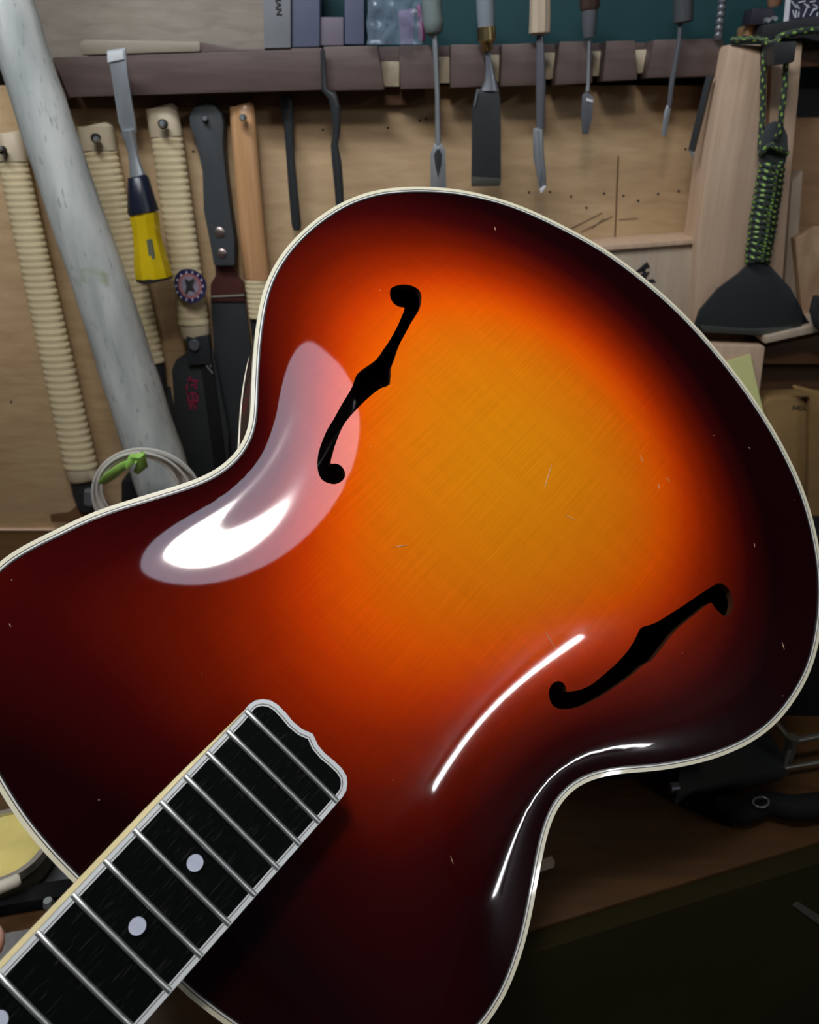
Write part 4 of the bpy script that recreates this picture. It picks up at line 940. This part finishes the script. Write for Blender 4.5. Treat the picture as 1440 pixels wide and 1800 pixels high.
A0, A1, A2, A3, A4 = bpt(1340, 1240, z_), bpt(1392, 1303, z_), bpt(1520, 1278, z_), bpt(1378, 1350, z_ * .4), bpt(1520, 1326, z_ * .4)
tube('rod', [A0, A1], .0026, RODM, fr_, n=8); tube('rod', [A1, A2], .0026, RODM, fr_, n=8); tube('rod', [A1, A3], .0018, RODM, fr_, n=8); tube('rod', [A3, A4], .0020, RODM, fr_, n=8)
tube('joint', [A1 + Vector((0, 0, .004)), A1 - Vector((0, 0, z_))], .0045, RODM, fr_, n=10); tube('leg', [A4, Vector((A4.x, A4.y, BZ))], .0026, RODM, fr_, n=8)
o = box('black_toolbox', (.27, .50, BZ), (.60, .72, BZ + .075), BLKM, bevel=.005, rot=-.03); setp(o, 'big black toolbox in the shade behind the rod frame', 'toolbox')
o = tube('black_cable_bundle', [bpt(*q) for q in spline([(1265, 1418, .010), (1300, 1428, .012), (1345, 1412, .012), (1400, 1420, .014), (1500, 1405, .014)], 6)], .011, BLKM, n=12, flat=.8); setp(o, 'thick black sleeve lying near the front of the bench', 'sleeve')
o = tube('wire_ring', [bpt(1338 + 14 * math.cos(a), 1410 + 9 * math.sin(a), .024) for a in [2 * math.pi * k / 20 for k in range(20)]], .0008, DSTEEL, n=6, closed=True); setp(o, 'small wire ring on top of the black sleeve', 'ring')
o = box('wood_peg', tuple(bpt(958, 1526) + Vector((-.006, -.002, 0))), tuple(bpt(958, 1526) + Vector((.006, .003, .006))), PALEH, bevel=.001, rot=.35); setp(o, 'small pale wood peg on the bench at the guitar edge', 'peg')
def apr(px, py):
    d = d2w(px, py); k = (.2915 - .0148) / (d.y - .318 * d.x); return Vector((d.x * k, d.y * k, CZ + d.z * k))
Q = [apr(1394, 1592), apr(1402, 1586), apr(1460, 1622), apr(1452, 1634)]
V = Q + [q + Vector((0, .0006, 0)) for q in Q]
o = mk('grey_tape', V, [[0, 1, 2, 3], [4, 5, 6, 7], [0, 1, 5, 4], [1, 2, 6, 5], [2, 3, 7, 6], [3, 0, 4, 7]], mat('grey_tape_plastic', (.11, .10, .09), .6)); setp(o, 'short grey tape strip stuck on the dark panel at lower right', 'tape')

# ================================================================== THE PLAYER'S HAND under the neck
def gpt(x, y, z): return Vector(G.matrix_world @ Vector((x, y, z)))
hd = thing('person', gpt(-.01, -.16, -.06), 'person whose left hand holds the guitar neck from behind, only a fingertip showing', 'person')
def skin_mesh(name, chains, m, parent, sub=2):
    V, E_, R = [], [], []
    for ch_ in chains:
        prev = ch_[0] if isinstance(ch_[0], int) else None; L_ = ch_[1:] if prev is not None else ch_
        for (p, r) in L_:
            V.append(p); R.append(r)
            if prev is not None: E_.append((prev, len(V) - 1))
            prev = len(V) - 1
    me = bpy.data.meshes.new(name); me.from_pydata(V, E_, []); o = bpy.data.objects.new(name, me); COL.objects.link(o)
    md = o.modifiers.new('skin', 'SKIN'); 
    me.skin_vertices.new() if not me.skin_vertices else None
    for i, r in enumerate(R): me.skin_vertices[0].data[i].radius = (r, r)
    me.skin_vertices[0].data[0].use_root = True
    ms = o.modifiers.new('sub', 'SUBSURF'); ms.levels = ms.render_levels = sub
    dg = bpy.context.evaluated_depsgraph_get(); dg.update(); em = bpy.data.meshes.new_from_object(o.evaluated_get(dg))
    bpy.data.objects.remove(o)
    c = sum((v.co for v in em.vertices), Vector()) / len(em.vertices)
    for v in em.vertices: v.co -= c
    em.shade_smooth(); em.materials.clear(); em.materials.append(m)
    q = bpy.data.objects.new(name, em); COL.objects.link(q)
    if parent: q.parent = parent; q.location = c - WO[parent.name]
    return q
# palm lies behind the neck; thumb comes up on the treble side, fingers on the bass side
def wpt(x, y, z): return Vector((x, y, CZ + z))
arm = [(wpt(-.30, -.14, -.56), .036), (wpt(-.235, 0, -.475), .030), (wpt(-.200, .085, -.42), .025), (wpt(-.178, .145, -.385), .024), (gpt(.008, -.17, -.060), .021), (gpt(0, -.158, -.048), .017)]
ch_ = [arm]
# index of the palm vertices: 0..5
thumb = [3] + [(gpt(-.026, -.156, -.062), .0105), (gpt(-.039, -.142, -.045), .0105), (gpt(-.0415, -.132, -.026), .0100), (gpt(-.0350, -.127, -.0105), .0088)]
ch_.append(thumb)
for k, (dy, ln) in enumerate(((.026, 1.0), (.006, 1.06), (-.014, 1.0), (-.033, .82))):
    yb = -.158 + dy
    ch_.append([4] + [(gpt(.018, yb, -.055), .0095), (gpt(.036, yb + .002, -.046), .0088), (gpt(.0395, yb + .003, -.028 * ln), .0082), (gpt(.0385, yb + .003, -.013), .0068)])
skin_mesh('hand', ch_, SKIN, hd, 2)
skin_mesh('sleeve', [[(wpt(-.285, -.11, -.545), .045), (wpt(-.36, -.28, -.62), .055), (wpt(-.40, -.42, -.60), .062)]], SLEEVE, hd, 1)
